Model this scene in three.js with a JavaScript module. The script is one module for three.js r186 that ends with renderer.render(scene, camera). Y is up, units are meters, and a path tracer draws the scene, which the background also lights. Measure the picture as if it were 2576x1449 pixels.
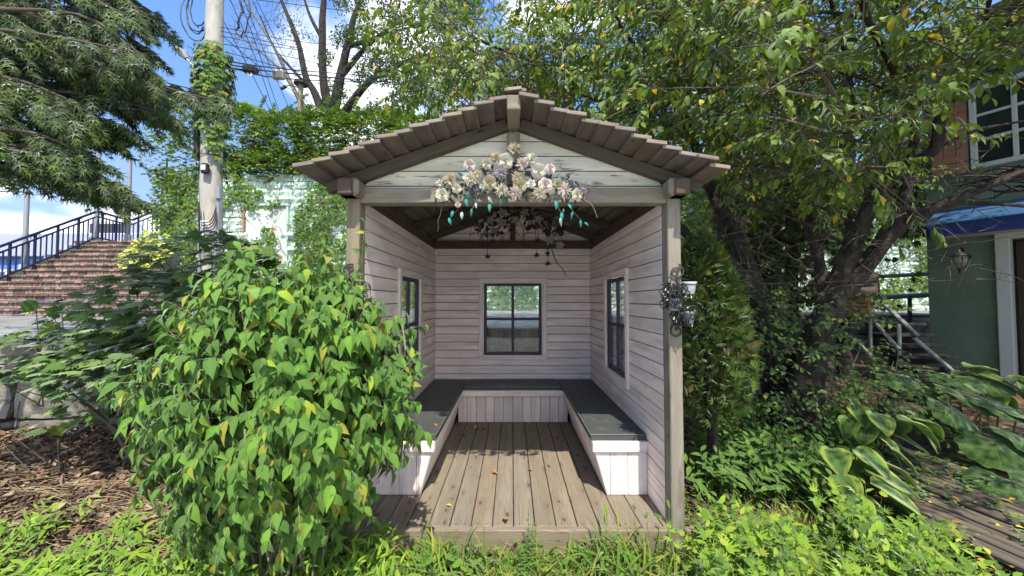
import * as THREE from 'three';
import { mergeGeometries } from 'three/addons/utils/BufferGeometryUtils.js';

// ---------- camera, sky, sun, exposure ----------
const scene = new THREE.Scene();
const camera = new THREE.PerspectiveCamera(75.5, 1024 / 576, 0.05, 400);
camera.position.set(0, 1.6, 2.4);
camera.rotation.x = THREE.MathUtils.degToRad(1.9);
scene.add(camera);
const renderer = new THREE.WebGLRenderer({ antialias: true });
renderer.setSize(1024, 576);
renderer.toneMapping = THREE.LinearToneMapping;
renderer.toneMappingExposure = 2.9;
renderer.shadowMap.enabled = true;
renderer.shadowMap.type = THREE.PCFSoftShadowMap;

const V = (x, y, z) => new THREE.Vector3(x, y, z);
let seed = 12345;
function reseed(s) { seed = s >>> 0; }
function rnd() { seed = (seed + 0x6D2B79F5) | 0; let t = Math.imul(seed ^ (seed >>> 15), 1 | seed); t = (t + Math.imul(t ^ (t >>> 7), 61 | t)) ^ t; return ((t ^ (t >>> 14)) >>> 0) / 4294967296; }
const rr = (a, b) => a + (b - a) * rnd();
const pick = a => a[Math.floor(rnd() * a.length)];
const clamp = (x, a, b) => Math.min(b, Math.max(a, x));
const sm = (a, b, x) => { const t = clamp((x - a) / (b - a), 0, 1); return t * t * (3 - 2 * t); };
const mixn = (a, b, t) => a + (b - a) * t;
function hash(x, y, s) { let h = Math.imul(x, 374761393) ^ Math.imul(y, 668265263) ^ Math.imul(s, 974634777); h = Math.imul(h ^ (h >>> 13), 1274126177); return ((h ^ (h >>> 16)) >>> 0) / 4294967296; }
function vn(x, y, s, px = 0, py = 0) {           // value noise, tiles when periods are given
  let xi = Math.floor(x), yi = Math.floor(y); const fx = x - xi, fy = y - yi;
  const u = fx * fx * (3 - 2 * fx), v = fy * fy * (3 - 2 * fy);
  let x1 = xi + 1, y1 = yi + 1;
  if (px) { xi = ((xi % px) + px) % px; x1 = ((x1 % px) + px) % px; }
  if (py) { yi = ((yi % py) + py) % py; y1 = ((y1 % py) + py) % py; }
  return mixn(mixn(hash(xi, yi, s), hash(x1, yi, s), u), mixn(hash(xi, y1, s), hash(x1, y1, s), u), v);
}
function fbm(x, y, s, oct = 4, px = 0, py = 0) { let a = 0, w = .5, n = 0; for (let i = 0; i < oct; i++) { a += w * vn(x, y, s + i * 17, px, py); n += w; w *= .5; x *= 2; y *= 2; px *= 2; py *= 2; } return a / n; }

// sky: blue air with drifting white cumulus, computed all round
{
  const w = 1536, h = 768, data = new Float32Array(w * h * 4);
  for (let j = 0; j < h; j++) {
    const el = ((j + .5) / h - .5) * Math.PI, y = Math.sin(el), c = Math.cos(el);
    for (let i = 0; i < w; i++) {
      const ph = ((i + .5) / w - .5) * 2 * Math.PI, x = Math.cos(ph) * c, z = Math.sin(ph) * c;
      const e = Math.max(y, 0), t = Math.pow(1 - e, 2.6);
      let r = mixn(.046, .25, t), g = mixn(.128, .35, t), b = mixn(.35, .48, t);
      const k = 1 / (e + .22), px = x * k, pz = z * k;
      const n = fbm(px * 1.5 + 37.677, pz * 1.5 + 70.857, 5, 6) + .18 * (fbm(px * .55, pz * .55, 91, 3) - .5);
      const cov = sm(.515, .63, n + .06 * t) * .95, th = sm(.55, .8, n);
      const wr = mixn(.92, .80, th), wg = mixn(.94, .83, th), wb = mixn(.97, .88, th);
      r = mixn(r, wr * .78, cov); g = mixn(g, wg * .78, cov); b = mixn(b, wb * .78, cov);
      const o = (j * w + i) * 4; data[o] = r; data[o + 1] = g; data[o + 2] = b; data[o + 3] = 1;
    }
  }
  const tex = new THREE.DataTexture(data, w, h, THREE.RGBAFormat, THREE.FloatType);
  tex.mapping = THREE.EquirectangularReflectionMapping; tex.magFilter = tex.minFilter = THREE.LinearFilter; tex.colorSpace = THREE.LinearSRGBColorSpace; tex.needsUpdate = true;
  scene.background = tex; scene.environment = tex;
}
const sun = new THREE.DirectionalLight(new THREE.Color(1, .94, .84), 2.5);
sun.position.set(1.2, 12, 7.2 + 0); sun.target.position.set(0, 0, 0);
sun.castShadow = true; sun.shadow.mapSize.set(4096, 4096); sun.shadow.radius = 1.2;
Object.assign(sun.shadow.camera, { left: -16, right: 16, top: 18, bottom: -12, near: .5, far: 60 });
scene.add(sun, sun.target);

// ---------- helpers ----------
const F = 936, PITCH = THREE.MathUtils.degToRad(1.9);
// a point of the place from the survey sheet: two bearings (on a 2576 x 1449 plan) and the distance into the garden
function W(px, py, d) {
  const cx = (px - 1288) / F, cy = -(py - 724.5) / F, c = Math.cos(PITCH), s = Math.sin(PITCH);
  const y = cy * c + s, z = c - cy * s, k = d / z;
  return V(cx * k, 1.6 + y * k, 2.4 - d);
}
const names = {};
function numbered(n) { const k = names[n] = (names[n] ?? -1) + 1; return k ? `${n}_${String(k).padStart(3, '0')}` : n; }
function shade(o) { o.castShadow = o.receiveShadow = true; return o; }
function tag(o, label, category, group, kind) { o.userData.label = label; if (category) o.userData.category = category; if (group) o.userData.group = group; if (kind) o.userData.kind = kind; return o; }
function thing(name, label, category, group, pos) { const g = new THREE.Group(); g.name = numbered(name); if (pos) g.position.copy(pos); scene.add(g); return tag(g, label, category, group); }
function part(name, geo, mat, parent) { const m = shade(new THREE.Mesh(geo, mat)); m.name = parent ? name : numbered(name); (parent ?? scene).add(m); return m; }
function grp(name, parent) { const g = new THREE.Group(); g.name = name; parent.add(g); return g; }
function at(o, x, y, z, rx = 0, ry = 0, rz = 0) { o.position.set(x, y, z); o.rotation.set(rx, ry, rz); return o; }

function fromTris(pos, uv, nrm) {
  const g = new THREE.BufferGeometry(); g.setAttribute('position', new THREE.Float32BufferAttribute(pos, 3));
  g.setAttribute('uv', new THREE.Float32BufferAttribute(uv ?? new Array(pos.length / 3 * 2).fill(0), 2));
  if (nrm) g.setAttribute('normal', new THREE.Float32BufferAttribute(nrm, 3)); else g.computeVertexNormals();
  return g;
}
// chamfered box, uv in tiles of 2 m along the longest side by 0.5 m across
function cbox(w, h, d, e = .004, uo = rnd() * 7, vo = rnd() * 7, tu = 2, tv = .5) {
  const H = [w / 2, h / 2, d / 2], pos = [], uv = []; e = Math.min(e, H[0] * .45, H[1] * .45, H[2] * .45);
  const long = (w >= h && w >= d) ? 0 : (d >= h ? 2 : 1);
  const vt = (s, f) => [0, 1, 2].map(k => s[k] * (H[k] - (k === f ? 0 : e)));
  const tri = (a, b, c) => {
    const n = V(...b).sub(V(...a)).cross(V(...c).sub(V(...a)));
    if (n.dot(V(...a).add(V(...b)).add(V(...c))) < 0) [b, c] = [c, b];
    const m = [Math.abs(n.x), Math.abs(n.y), Math.abs(n.z)], f = m.indexOf(Math.max(...m));
    for (const p of [a, b, c]) {
      pos.push(...p);
      const o = [0, 1, 2].filter(k => k !== f);
      const ui = o.includes(long) ? long : o[0], vi = o.find(k => k !== ui);
      uv.push(p[ui] / tu + uo, p[vi] / tv + vo + f * .31);
    }
  };
  const S = [-1, 1];
  for (let f = 0; f < 3; f++) for (const s of S) { const q = []; for (const [a, b] of [[-1, -1], [1, -1], [1, 1], [-1, 1]]) { const sg = [0, 0, 0]; sg[f] = s; sg[(f + 1) % 3] = a; sg[(f + 2) % 3] = b; q.push(vt(sg, f)); } tri(q[0], q[1], q[2]); tri(q[0], q[2], q[3]); }
  for (let f = 0; f < 3; f++) { const g = (f + 1) % 3, k = (f + 2) % 3; for (const a of S) for (const b of S) { const s1 = [0, 0, 0], s2 = [0, 0, 0]; s1[f] = s2[f] = a; s1[g] = s2[g] = b; s1[k] = -1; s2[k] = 1; const p = vt(s1, f), q = vt(s2, f), r = vt(s2, g), t = vt(s1, g); tri(p, q, r); tri(p, r, t); } }
  for (const a of S) for (const b of S) for (const c of S) { const s = [a, b, c]; tri(vt(s, 0), vt(s, 1), vt(s, 2)); }
  return fromTris(pos, uv);
}
// convex polygon in x,y given thickness along z
function prism(pts, z0, z1, uo = rnd() * 7, vo = rnd() * 7, vert = false) {
  const pos = [], uv = []; let ar = 0; pts.forEach((p, i) => { const q = pts[(i + 1) % pts.length]; ar += p[0] * q[1] - q[0] * p[1]; }); if (ar < 0) pts = pts.slice().reverse();
  const put = (x, y, z) => { pos.push(x, y, z); const a = x + z * .7, b = y + z * .7; uv.push((vert ? b : a) / 2 + uo, (vert ? a : b) / .5 + vo); };
  for (let i = 1; i < pts.length - 1; i++) { for (const k of [0, i, i + 1]) put(pts[k][0], pts[k][1], z1); for (const k of [0, i + 1, i]) put(pts[k][0], pts[k][1], z0); }
  pts.forEach((p, i) => { const q = pts[(i + 1) % pts.length]; for (const [a, z] of [[p, z0], [q, z0], [q, z1], [p, z0], [q, z1], [p, z1]]) put(a[0], a[1], z); });
  return fromTris(pos, uv);
}
// tapered tube through points; radii list or [r0, r1]
function tube(pts, radii, rad = 8, seg = 0, rough = 0) {
  const cv = new THREE.CatmullRomCurve3(pts, false, 'centripetal'); const n = seg || Math.max(2, (pts.length - 1) * 3);
  const P = []; for (let i = 0; i <= n; i++) P.push(cv.getPoint(i / n));
  const pos = [], uv = [], idx = []; let up = V(0, 0, 1), L = 0; const t0 = P[1].clone().sub(P[0]).normalize(); if (Math.abs(t0.z) > .9) up.set(1, 0, 0);
  for (let i = 0; i <= n; i++) {
    const t = P[Math.min(n, i + 1)].clone().sub(P[Math.max(0, i - 1)]).normalize();
    const x = up.clone().cross(t).normalize(); const y = t.clone().cross(x); up = y.clone(); if (i) L += P[i].distanceTo(P[i - 1]);
    const f = i / n * (radii.length - 1), k = Math.min(radii.length - 2, Math.floor(f)); const r = mixn(radii[k], radii[k + 1], f - k);
    for (let j = 0; j <= rad; j++) {
      const a = (j % rad) / rad * 2 * Math.PI, q = r * (1 + rough * (vn(Math.cos(a) * 1.7 + 9, L / r * .5 + Math.sin(a) * 1.7, 33) - .5) * 2);
      pos.push(P[i].x + (x.x * Math.cos(a) + y.x * Math.sin(a)) * q, P[i].y + (x.y * Math.cos(a) + y.y * Math.sin(a)) * q, P[i].z + (x.z * Math.cos(a) + y.z * Math.sin(a)) * q); uv.push(L, j / rad * Math.max(.12, 6.28 * radii[0]));
    }
  }
  for (let i = 0; i < n; i++) for (let j = 0; j < rad; j++) { const a = i * (rad + 1) + j, b = a + rad + 1; idx.push(a, a + 1, b, b, a + 1, b + 1); }
  const g = fromTris(pos, uv); g.setIndex(idx); g.computeVertexNormals(); return g;
}
const merge = list => mergeGeometries(list.map(g => g.index ? g.toNonIndexed() : g).map(g => { if (g.attributes.color) g.deleteAttribute('color'); return g; }));
const moved = (g, x, y, z, rx = 0, ry = 0, rz = 0) => { g.applyMatrix4(new THREE.Matrix4().makeRotationFromEuler(new THREE.Euler(rx, ry, rz)).setPosition(x, y, z)); return g; };

// ---------- materials ----------
const lin = (r, g, b) => new THREE.Color().setRGB(r, g, b);
const s2l = c => { c /= 255; return c <= .04045 ? c / 12.92 : Math.pow((c + .055) / 1.055, 2.4); };
function makeTex(w, h, fn, bump = false) {
  const a = new Uint8Array(w * h * 4), b = new Uint8Array(w * h * 4);
  for (let j = 0; j < h; j++) for (let i = 0; i < w; i++) { const [r, g, bl, hh] = fn(i / w, j / h), o = (j * w + i) * 4; a[o] = clamp(r, 0, 255); a[o + 1] = clamp(g, 0, 255); a[o + 2] = clamp(bl, 0, 255); a[o + 3] = 255; const q = clamp((hh ?? .5) * 255, 0, 255); b[o] = b[o + 1] = b[o + 2] = q; b[o + 3] = 255; }
  const mk = (d, srgb) => { const t = new THREE.DataTexture(d, w, h); t.wrapS = t.wrapT = THREE.RepeatWrapping; t.magFilter = THREE.LinearFilter; t.minFilter = THREE.LinearMipmapLinearFilter; t.generateMipmaps = true; if (srgb) t.colorSpace = THREE.SRGBColorSpace; t.needsUpdate = true; return t; };
  return { map: mk(a, true), bumpMap: bump ? mk(b, false) : null };
}
function mat(color, rough = .8, extra = {}) { return new THREE.MeshStandardMaterial({ color, roughness: rough, ...extra }); }
// weathered wood: grain along u, tile 2 m x 0.5 m
function woodTex(sd, base, dark, { grain = .5, rings = 1, stain = .3, stainCol = dark, knots = 10, worn = 0, wornCol = dark } = {}) {
  const K = []; for (let i = 0; i < knots; i++) K.push([hash(i, 1, sd), hash(i, 2, sd), .006 + .01 * hash(i, 3, sd)]);
  return makeTex(1024, 512, (u, v) => {
    const warp = (fbm(u * 6, v * 8, sd, 3, 6, 8) - .5) * .05; let kn = 0, kd = 0;
    for (const [ku, kv, kr] of K) { let du = Math.abs(u - ku), dv = Math.abs(v - kv); if (du > .5) du = 1 - du; if (dv > .5) dv = 1 - dv; const x = du * 2, y = dv * .5; const d2 = Math.sqrt(x * x * .18 + y * y) / kr; if (d2 < 6) { kn += Math.exp(-d2 * .8) * .02 * (v > kv ? 1 : -1); if (d2 < 1) kd = Math.max(kd, 1 - d2 * d2); else if (d2 < 3) kd = Math.max(kd, .35 * (1 - (d2 - 1) / 2) * (.5 + .5 * Math.sin(d2 * 9))); } }
    const y = v + warp + kn;
    const fine = fbm(u * 24, y * 256, sd + 3, 3, 24, 256), ring = .5 + .5 * Math.sin((y * 60 + fbm(u * 3, y * 20, sd + 5, 2, 3, 20) * 7) * 6.283);
    const st = sm(.5, .75, fbm(u * 10, v * 14, sd + 9, 4, 10, 14)) * stain; let t = grain * (.55 * fine + .45 * Math.pow(ring, 3) * rings) + kd * .8; t = clamp(t, 0, 1);
    const wr = worn ? sm(1 - worn, 1 - worn * .6, fbm(u * 16, y * 40, sd + 21, 4, 16, 40) * .75 + fine * .3) : 0;
    const tone = .9 + .2 * fbm(u * 4, v * 12, sd + 31, 2, 4, 12);
    return [0, 1, 2].map(k => mixn(mixn(mixn(base[k] * tone, dark[k], t), stainCol[k], st), wornCol[k], wr)).concat([.75 - .5 * t - .2 * wr]);
  }, true);
}
function woodMat(sd, base, dark, o, bump = .0012, rough = .85, tints = [1, .92, 1.06, .85]) {
  const t = woodTex(sd, base, dark, o);
  return tints.map(k => mat(Array.isArray(k) ? lin(...k) : lin(k, k, k), rough, { map: t.map, bumpMap: t.bumpMap, bumpScale: bump }));
}
const M = {};
M.deck = woodMat(11, [148, 138, 122], [80, 71, 59], { grain: .75, rings: .9, stain: .35, stainCol: [120, 108, 92], knots: 16 }, .0015, .82, [1, [1.04, .98, .92], [.9, .92, .94], [.96, .93, .87]]);
M.beam = woodMat(23, [150, 143, 128], [80, 73, 62], { grain: .7, rings: .5, stain: .6, stainCol: [112, 102, 86], knots: 8 }, .0015, .9, [1, [.92, .91, .88], [1.05, .96, .84]]);
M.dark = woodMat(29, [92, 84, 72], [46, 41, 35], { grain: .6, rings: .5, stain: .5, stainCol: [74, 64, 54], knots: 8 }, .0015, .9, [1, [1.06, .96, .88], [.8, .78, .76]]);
M.shingle = woodMat(31, [126, 119, 112], [74, 64, 57], { grain: .75, rings: .7, stain: .8, stainCol: [98, 84, 82], knots: 12 }, .002, .92, [1, [.85, .8, .8], [1.08, 1.02, .94], [.92, .87, .90]]); for (const m of M.shingle) m.vertexColors = true;
M.pink = woodMat(41, [240, 225, 217], [208, 193, 184], { grain: .22, rings: .2, stain: .36, stainCol: [206, 188, 175], knots: 4 }, .0005, .6, [1, [.97, .97, .98], [1.01, 1, 1.02]]);
M.cream = woodMat(47, [232, 228, 208], [180, 172, 150], { grain: .5, rings: .4, stain: .3, stainCol: [190, 188, 168], knots: 6, worn: .36, wornCol: [118, 112, 100] }, .0012, .75, [1, [.95, .96, .93], [1, .99, .95]]);
M.walk = woodMat(53, [120, 111, 98], [50, 43, 36], { grain: .85, rings: .9, stain: .8, stainCol: [96, 88, 76], knots: 8 }, .004, .9, [1, [.82, .8, .78], [1.08, 1.04, .98]]);
M.purple = woodMat(59, [74, 62, 84], [44, 36, 46], { grain: .5, rings: .3, stain: .4, stainCol: [64, 56, 60], knots: 2 }, .001, .6, [1]);
M.gap = mat(lin(.03, .026, .022), .95);
function barkTex(sd, a, b, ring = .5) { return makeTex(512, 512, (u, v) => { const n = fbm(u * 8, v * 20, sd, 5, 8, 20), l = sm(.5, .7, fbm(u * 40, v * 6, sd + 7, 3, 40, 6)) * ring, c = sm(.45, .6, fbm(u * 14, v * 10, sd + 13, 4, 14, 10)); const t = clamp(.25 + n * .9 - c * .4, 0, 1); return [0, 1, 2].map(k => mixn(a[k], b[k], t) * (1 - l * .5) + l * 18).concat([clamp(t * .8 + l * .2, 0, 1)]); }, true); }
{ const t = barkTex(61, [25, 21, 18], [68, 60, 53]); M.bark = mat(lin(1, 1, 1), .95, { map: t.map, bumpMap: t.bumpMap, bumpScale: .02 }); }
{ const t = barkTex(67, [70, 62, 52], [150, 140, 124], .2); M.barkGrey = mat(lin(1, 1, 1), .95, { map: t.map, bumpMap: t.bumpMap, bumpScale: .01 }); }
M.twig = mat(lin(.10, .08, .06), .9); M.twigPale = mat(lin(.28, .24, .18), .9); M.stem = mat(lin(.13, .17, .05), .8);
{ const t = makeTex(512, 512, (u, v) => { const n = fbm(u * 10, v * 10, 71, 5, 10, 10), f = fbm(u * 90, v * 90, 73, 2, 90, 90), p = sm(.55, .72, fbm(u * 6, v * 6, 75, 4, 6, 6)); return [mixn(92, 58, n) + f * 40 - 12 + p * 24, mixn(72, 46, n) + f * 32 - 10 + p * 20, mixn(52, 34, n) + f * 24 - 8 + p * 12, n * .5 + f * .5]; }, true); t.map.repeat.set(1, 1); M.soil = mat(lin(1, 1, 1), .98, { map: t.map, bumpMap: t.bumpMap, bumpScale: .03 }); }
{ const t = makeTex(512, 512, (u, v) => { const n = fbm(u * 6, v * 6, 81, 5, 6, 6), f = vn(u * 160, v * 160, 83, 160, 160), q = sm(.6, .75, fbm(u * 20, v * 20, 85, 3, 20, 20)); const g = 92 + n * 52 + f * 34 - q * 30; return [g, g * .985, g * .95, f]; }, true); M.pave = mat(lin(1, 1, 1), .95, { map: t.map, bumpMap: t.bumpMap, bumpScale: .008 }); }
{ const t = makeTex(512, 512, (u, v) => { const n = fbm(u * 6, v * 6, 87, 6, 6, 6), f = vn(u * 130, v * 130, 89, 130, 130), q = sm(.52, .7, fbm(u * 9, v * 14, 93, 4, 9, 14)); const g = 96 + n * 70 + f * 18 - q * 30; return [g, g * .97, g * .9, n]; }, true); M.rock = [1, .85, 1.12].map(k => mat(lin(k, k, k), .95, { map: t.map, bumpMap: t.bumpMap, bumpScale: .05 })); }
{ const t = makeTex(512, 512, (u, v) => { const n = fbm(u * 8, v * 8, 97, 5, 8, 8), f = vn(u * 100, v * 100, 99, 100, 100), q = sm(.56, .72, fbm(u * 5, v * 9, 101, 5, 5, 9)); return [mixn(196, 222, n) - q * 30 - f * 10, mixn(222, 238, n) - q * 36 - f * 10, mixn(208, 224, n) - q * 42 - f * 12, n * .7 + f * .3]; }, true); M.mint = [1, [.93, .97, .95], [.98, .96, .9]].map(k => mat(Array.isArray(k) ? lin(...k) : lin(k, k, k), .85, { map: t.map, bumpMap: t.bumpMap, bumpScale: .02 })); }
{ const t = makeTex(512, 512, (u, v) => { const n = fbm(u * 8, v * 8, 103, 5, 8, 8), f = vn(u * 120, v * 120, 105, 120, 120), q = sm(.5, .66, fbm(u * 12, v * 12, 107, 4, 12, 12)); return [mixn(184, 160, n) - f * 18, mixn(158, 134, n) - f * 16, mixn(142, 120, n) - f * 14].map((c, k) => mixn(c, [112, 100, 88][k], q * .7)).concat([n]); }, true); M.brick = [1, [1.06, .92, .86], [.80, .82, .84], [.95, 1.05, 1.06], [.40, .40, .40]].map(k => mat(Array.isArray(k) ? lin(...k) : lin(k, k, k), .92, { map: t.map, bumpMap: t.bumpMap, bumpScale: .01 })); }
M.mortar = mat(lin(.15, .14, .12), .95);
{ const t = makeTex(512, 512, (u, v) => { const n = fbm(u * 5, v * 12, 109, 5, 5, 12), f = vn(u * 150, v * 150, 113, 150, 150); const g = 150 + n * 44 + f * 16; return [g, g * .975, g * .92, f]; }, true); M.concrete = mat(lin(1, 1, 1), .9, { map: t.map, bumpMap: t.bumpMap, bumpScale: .004 }); }
{ const t = makeTex(512, 512, (u, v) => { const n = fbm(u * 6, v * 6, 115, 5, 6, 6), f = vn(u * 110, v * 110, 117, 110, 110); return [88 + n * 22 + f * 8, 104 + n * 24 + f * 8, 86 + n * 20 + f * 8, n * .6 + f * .4]; }, true); M.green = mat(lin(1, 1, 1), .85, { map: t.map, bumpMap: t.bumpMap, bumpScale: .006 }); }
M.navy = mat(lin(.016, .02, .075), .45); M.greyPaint = mat(lin(.32, .34, .38), .5, { metalness: .2 }); M.black = mat(lin(.012, .012, .013), .5); M.iron = mat(lin(.05, .045, .04), .65, { metalness: .3 });
M.glass = new THREE.MeshPhysicalMaterial({ color: lin(.92, .95, .94), roughness: .03, transmission: 1, thickness: 0, ior: 1.5 });
M.white = mat(lin(.72, .72, .70), .6); M.navyRoof = mat(lin(.03, .09, .20), .5); M.navyFace = mat(lin(.012, .03, .16), .5);
M.frame = mat(lin(.50, .52, .46), .7); M.rust = mat(lin(.36, .16, .075), .85);

// leaves: thin, two-sided, light passes through
function leafMat(r, g, b, trans = .38, coat = .25, vc = false) { coat *= .22; return new THREE.MeshPhysicalMaterial({ color: vc ? lin(1, 1, 1) : lin(r * 1.18, g * 1.24, b * .36), roughness: 1, transmission: trans, thickness: 0, side: THREE.DoubleSide, clearcoat: coat, clearcoatRoughness: .42, vertexColors: vc }); }
// rows of three points from stalk to tip: length along +z, width along x, face up +y
function leafGeo(L, Wd, { seg = 4, fold = .25, droop = .25, widest = .4, tip = 1, wave = 0 } = {}) {
  const pos = [], idx = [], uv = [];
  for (let i = 0; i <= seg; i++) {
    const t = i / seg; const w = Wd / 2 * Math.pow(Math.sin(Math.PI * Math.pow(t, Math.log(.5) / Math.log(widest))), tip) * (i === 0 ? 0 : 1) + (i === 0 ? .002 : 0);
    const y = -droop * L * t * t, z = L * t * (1 - .2 * droop * t);
    pos.push(-w, y + w * fold + wave * L * Math.sin(i * 2.3), z, 0, y, z, w, y + w * fold + wave * L * Math.cos(i * 2.9), z); uv.push(0, t, .5, t, 1, t);
    if (i) { const a = (i - 1) * 3, b = i * 3; idx.push(a, b, a + 1, a + 1, b, b + 1, a + 1, b + 1, a + 2, a + 2, b + 1, b + 2); }
  }
  const g = fromTris(pos, uv); g.setIndex(idx); g.computeVertexNormals(); return g;
}
// palmate leaf: lobes [angle in degrees, length], stalk at origin, middle lobe along +z
function lobeGeo(lobes, notch, R, { droop = .2, cup = 0, base = .12, sub = 0 } = {}) {
  const pos = [0, 0, base * R], uv = [.5, .5], idx = []; const out = [[lobes[0][0] - 28, notch * .6]];
  lobes.forEach(([a, l], i) => { if (sub) out.push([a - sub, l * .72], [a - sub * .55, l * .78]); out.push([a, l]); if (sub) out.push([a + sub * .55, l * .78], [a + sub, l * .72]); const n = lobes[i + 1]; out.push(n ? [(a + n[0]) / 2, notch] : [a + 28, notch * .6]); });
  for (const [a, l] of out) { const q = a * Math.PI / 180; pos.push(Math.sin(q) * l * R, -droop * R * l * l + cup * R * (l < .6 ? 1 : 0), base * R + Math.cos(q) * l * R); uv.push(0, 0); }
  for (let i = 1; i < out.length; i++) idx.push(0, i, i + 1);
  const g = fromTris(pos, uv); g.setIndex(idx); g.computeVertexNormals(); return g;
}
const _m = new THREE.Matrix4(), _x = V(), _y = V(), _z = V();
function pose(p, dir, up, s = 1) { _z.copy(dir).normalize(); _x.copy(up).cross(_z); if (_x.lengthSq() < 1e-6) _x.set(1, 0, 0); _x.normalize(); _y.copy(_z).cross(_x); const m = new THREE.Matrix4().makeBasis(_x, _y, _z); m.scale(V(s, s, s)); m.setPosition(p); return m; }
// leaves gathered, then the 'keep' that show largest become meshes of their own, the rest one mass
class Leaves {
  constructor(geos, tones, opts = {}) { this.geos = Array.isArray(geos) ? geos : [geos]; this.tones = tones; this.o = opts; this.list = []; }
  add(p, dir, up, s, tone) { this.list.push({ m: pose(p, dir, up, s), p: p.clone(), s, g: Math.floor(rnd() * this.geos.length), t: tone ?? Math.floor(rnd() * this.tones.length) }); }
  build(parent, name, keep = 0, massName = 'foliage') {
    const mats = this.tones.map(c => leafMat(c[0], c[1], c[2], this.o.trans, this.o.coat)), B = this.o.raw ? [1, 1, 1] : [1.18, 1.24, .36];
    if (keep) {
      const cam = camera.position, c = Math.cos(PITCH), s = Math.sin(PITCH);
      for (const l of this.list) { const q = l.p.clone().sub(cam), dz = -q.z * c + q.y * s, vy = q.y * c + q.z * s; const on = dz > .2 && Math.abs(q.x / dz) < 1.37 && Math.abs(vy / dz) < .77; l.k = on ? l.s / dz * (this.o.rank ? this.o.rank(l.p) : 1) : 0; }
      this.list.sort((a, b) => b.k - a.k);
      for (const l of this.list.slice(0, keep)) { if (!l.k) break; const o = part(name, this.geos[l.g], mats[l.t], parent); l.m.decompose(o.position, o.quaternion, o.scale); l.done = true; }
    }
    const rest = this.list.filter(l => !l.done);
    const base = leafMat(1, 1, 1, this.o.trans, this.o.coat); base.color.setRGB(1, 1, 1); const col = new THREE.Color();
    this.geos.forEach((g, gi) => {
      const r = rest.filter(l => l.g === gi); if (!r.length) return;
      const im = shade(new THREE.InstancedMesh(g, base, r.length)); im.name = massName; im.userData.kind = 'stuff';
      r.forEach((l, i) => { im.setMatrixAt(i, l.m); const t = this.tones[l.t], k = .85 + .3 * hash(i, gi, 5); im.setColorAt(i, col.setRGB(t[0] * k * B[0], t[1] * k * B[1], t[2] * k * B[2])); });
      parent.add(im);
    });
    return this.list.length;
  }
}
function rdir() { const z = rr(-1, 1), a = rr(0, 6.2832), r = Math.sqrt(1 - z * z); return V(r * Math.cos(a), z, r * Math.sin(a)); }

// ---------- ground ----------
const dz = z => 2.4 - z;
function H(x, z) {
  const d = dz(z); let h = 0;
  if (x < -1.15) h += .30 * sm(1.9, 3.9, d) * sm(-1.15, -2.6, x);
  if (x > 1.3) h += .42 * sm(3.2, 6.5, d) * sm(1.3, 2.6, x);
  return h + (fbm(x * 1.3 + 40, z * 1.3 + 40, 7, 3) - .5) * .07 * (Math.abs(x) < 1.2 && d > 2.3 && d < 5.1 ? 0 : 1) - .02;
}
{
  const xs = [], zs = []; for (let i = -60; i <= 60; i++) xs.push(Math.sign(i) * (Math.abs(i) * .09 + Math.pow(Math.abs(i) / 60, 4) * 110)); for (let j = 0; j <= 110; j++) { const t = j / 110; zs.push(14 - t * 22 - Math.pow(t, 7) * 130 - 0); }
  zs.sort((a, b) => b - a); const pos = [], uv = [], idx = [], n = xs.length;
  zs.forEach(z => xs.forEach(x => { pos.push(x, H(x, z), z); uv.push(x / 1.6, z / 1.6); }));
  for (let j = 0; j < zs.length - 1; j++) for (let i = 0; i < n - 1; i++) { const a = j * n + i, b = a + n; idx.push(a, a + 1, b, b, a + 1, b + 1); }
  const g = fromTris(pos, uv); g.setIndex(idx); g.computeVertexNormals();
  const o = part('ground', g, M.soil); tag(o, 'bare brown soil of the garden', 'ground', null, 'structure');
}
// added pale concrete slab, out of view, bouncing sunlight into the shelter
{ const g = new THREE.PlaneGeometry(18, 7.2, 40, 16); g.rotateX(-Math.PI / 2); const p = g.attributes.position, uv = g.attributes.uv; for (let i = 0; i < p.count; i++) { const x = p.getX(i), z = p.getZ(i) + 4.8; p.setXYZ(i, x, H(x, z) + .05, z); uv.setXY(i, x / 2, z / 2); } g.computeVertexNormals(); tag(part('path', g, M.concrete), 'added pale concrete slab out of view that bounces sunlight into the shelter', 'path', null, 'structure'); }
// terrace: paved yard one storey step above the garden, held by a stone wall
const EDGE = [[-14, 3.5], [-6, 3.75], [-3.2, 4.15], [-1.6, 5.15], [1.6, 5.45], [3.2, 6.6], [5.2, 8.6], [15, 9.2]];
const edgeD = x => { for (let i = 1; i < EDGE.length; i++) if (x <= EDGE[i][0]) { const [a, b] = [EDGE[i - 1], EDGE[i]]; return mixn(a[1], b[1], (x - a[0]) / (b[0] - a[0])); } return 9.2; };
const TY = d => 1.2 + clamp((d - 4) / 6, 0, 1) * .07;
{
  const pos = [], uv = [], idx = []; let n = 0; const rows = 14;
  for (let i = 0; i <= 60; i++) { const x = -14 + i * 29 / 60, e = edgeD(x); for (let j = 0; j <= rows; j++) { const d = j === 0 ? e : mixn(e, 16, j / rows); pos.push(x, j === 0 ? TY(d) : TY(d) + (vn(x * 2, d * 2, 3) - .5) * .02, 2.4 - d); uv.push(x / 2, d / 2); } }
  for (let i = 0; i < 60; i++) for (let j = 0; j < rows; j++) { const a = i * (rows + 1) + j, b = a + rows + 1; idx.push(a, b, a + 1, a + 1, b, b + 1); }
  const g = fromTris(pos, uv); g.setIndex(idx); g.computeVertexNormals();
  tag(part('pavement', g, M.pave), 'pale grey paved yard above the stone wall', 'pavement', null, 'structure');
}
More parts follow.
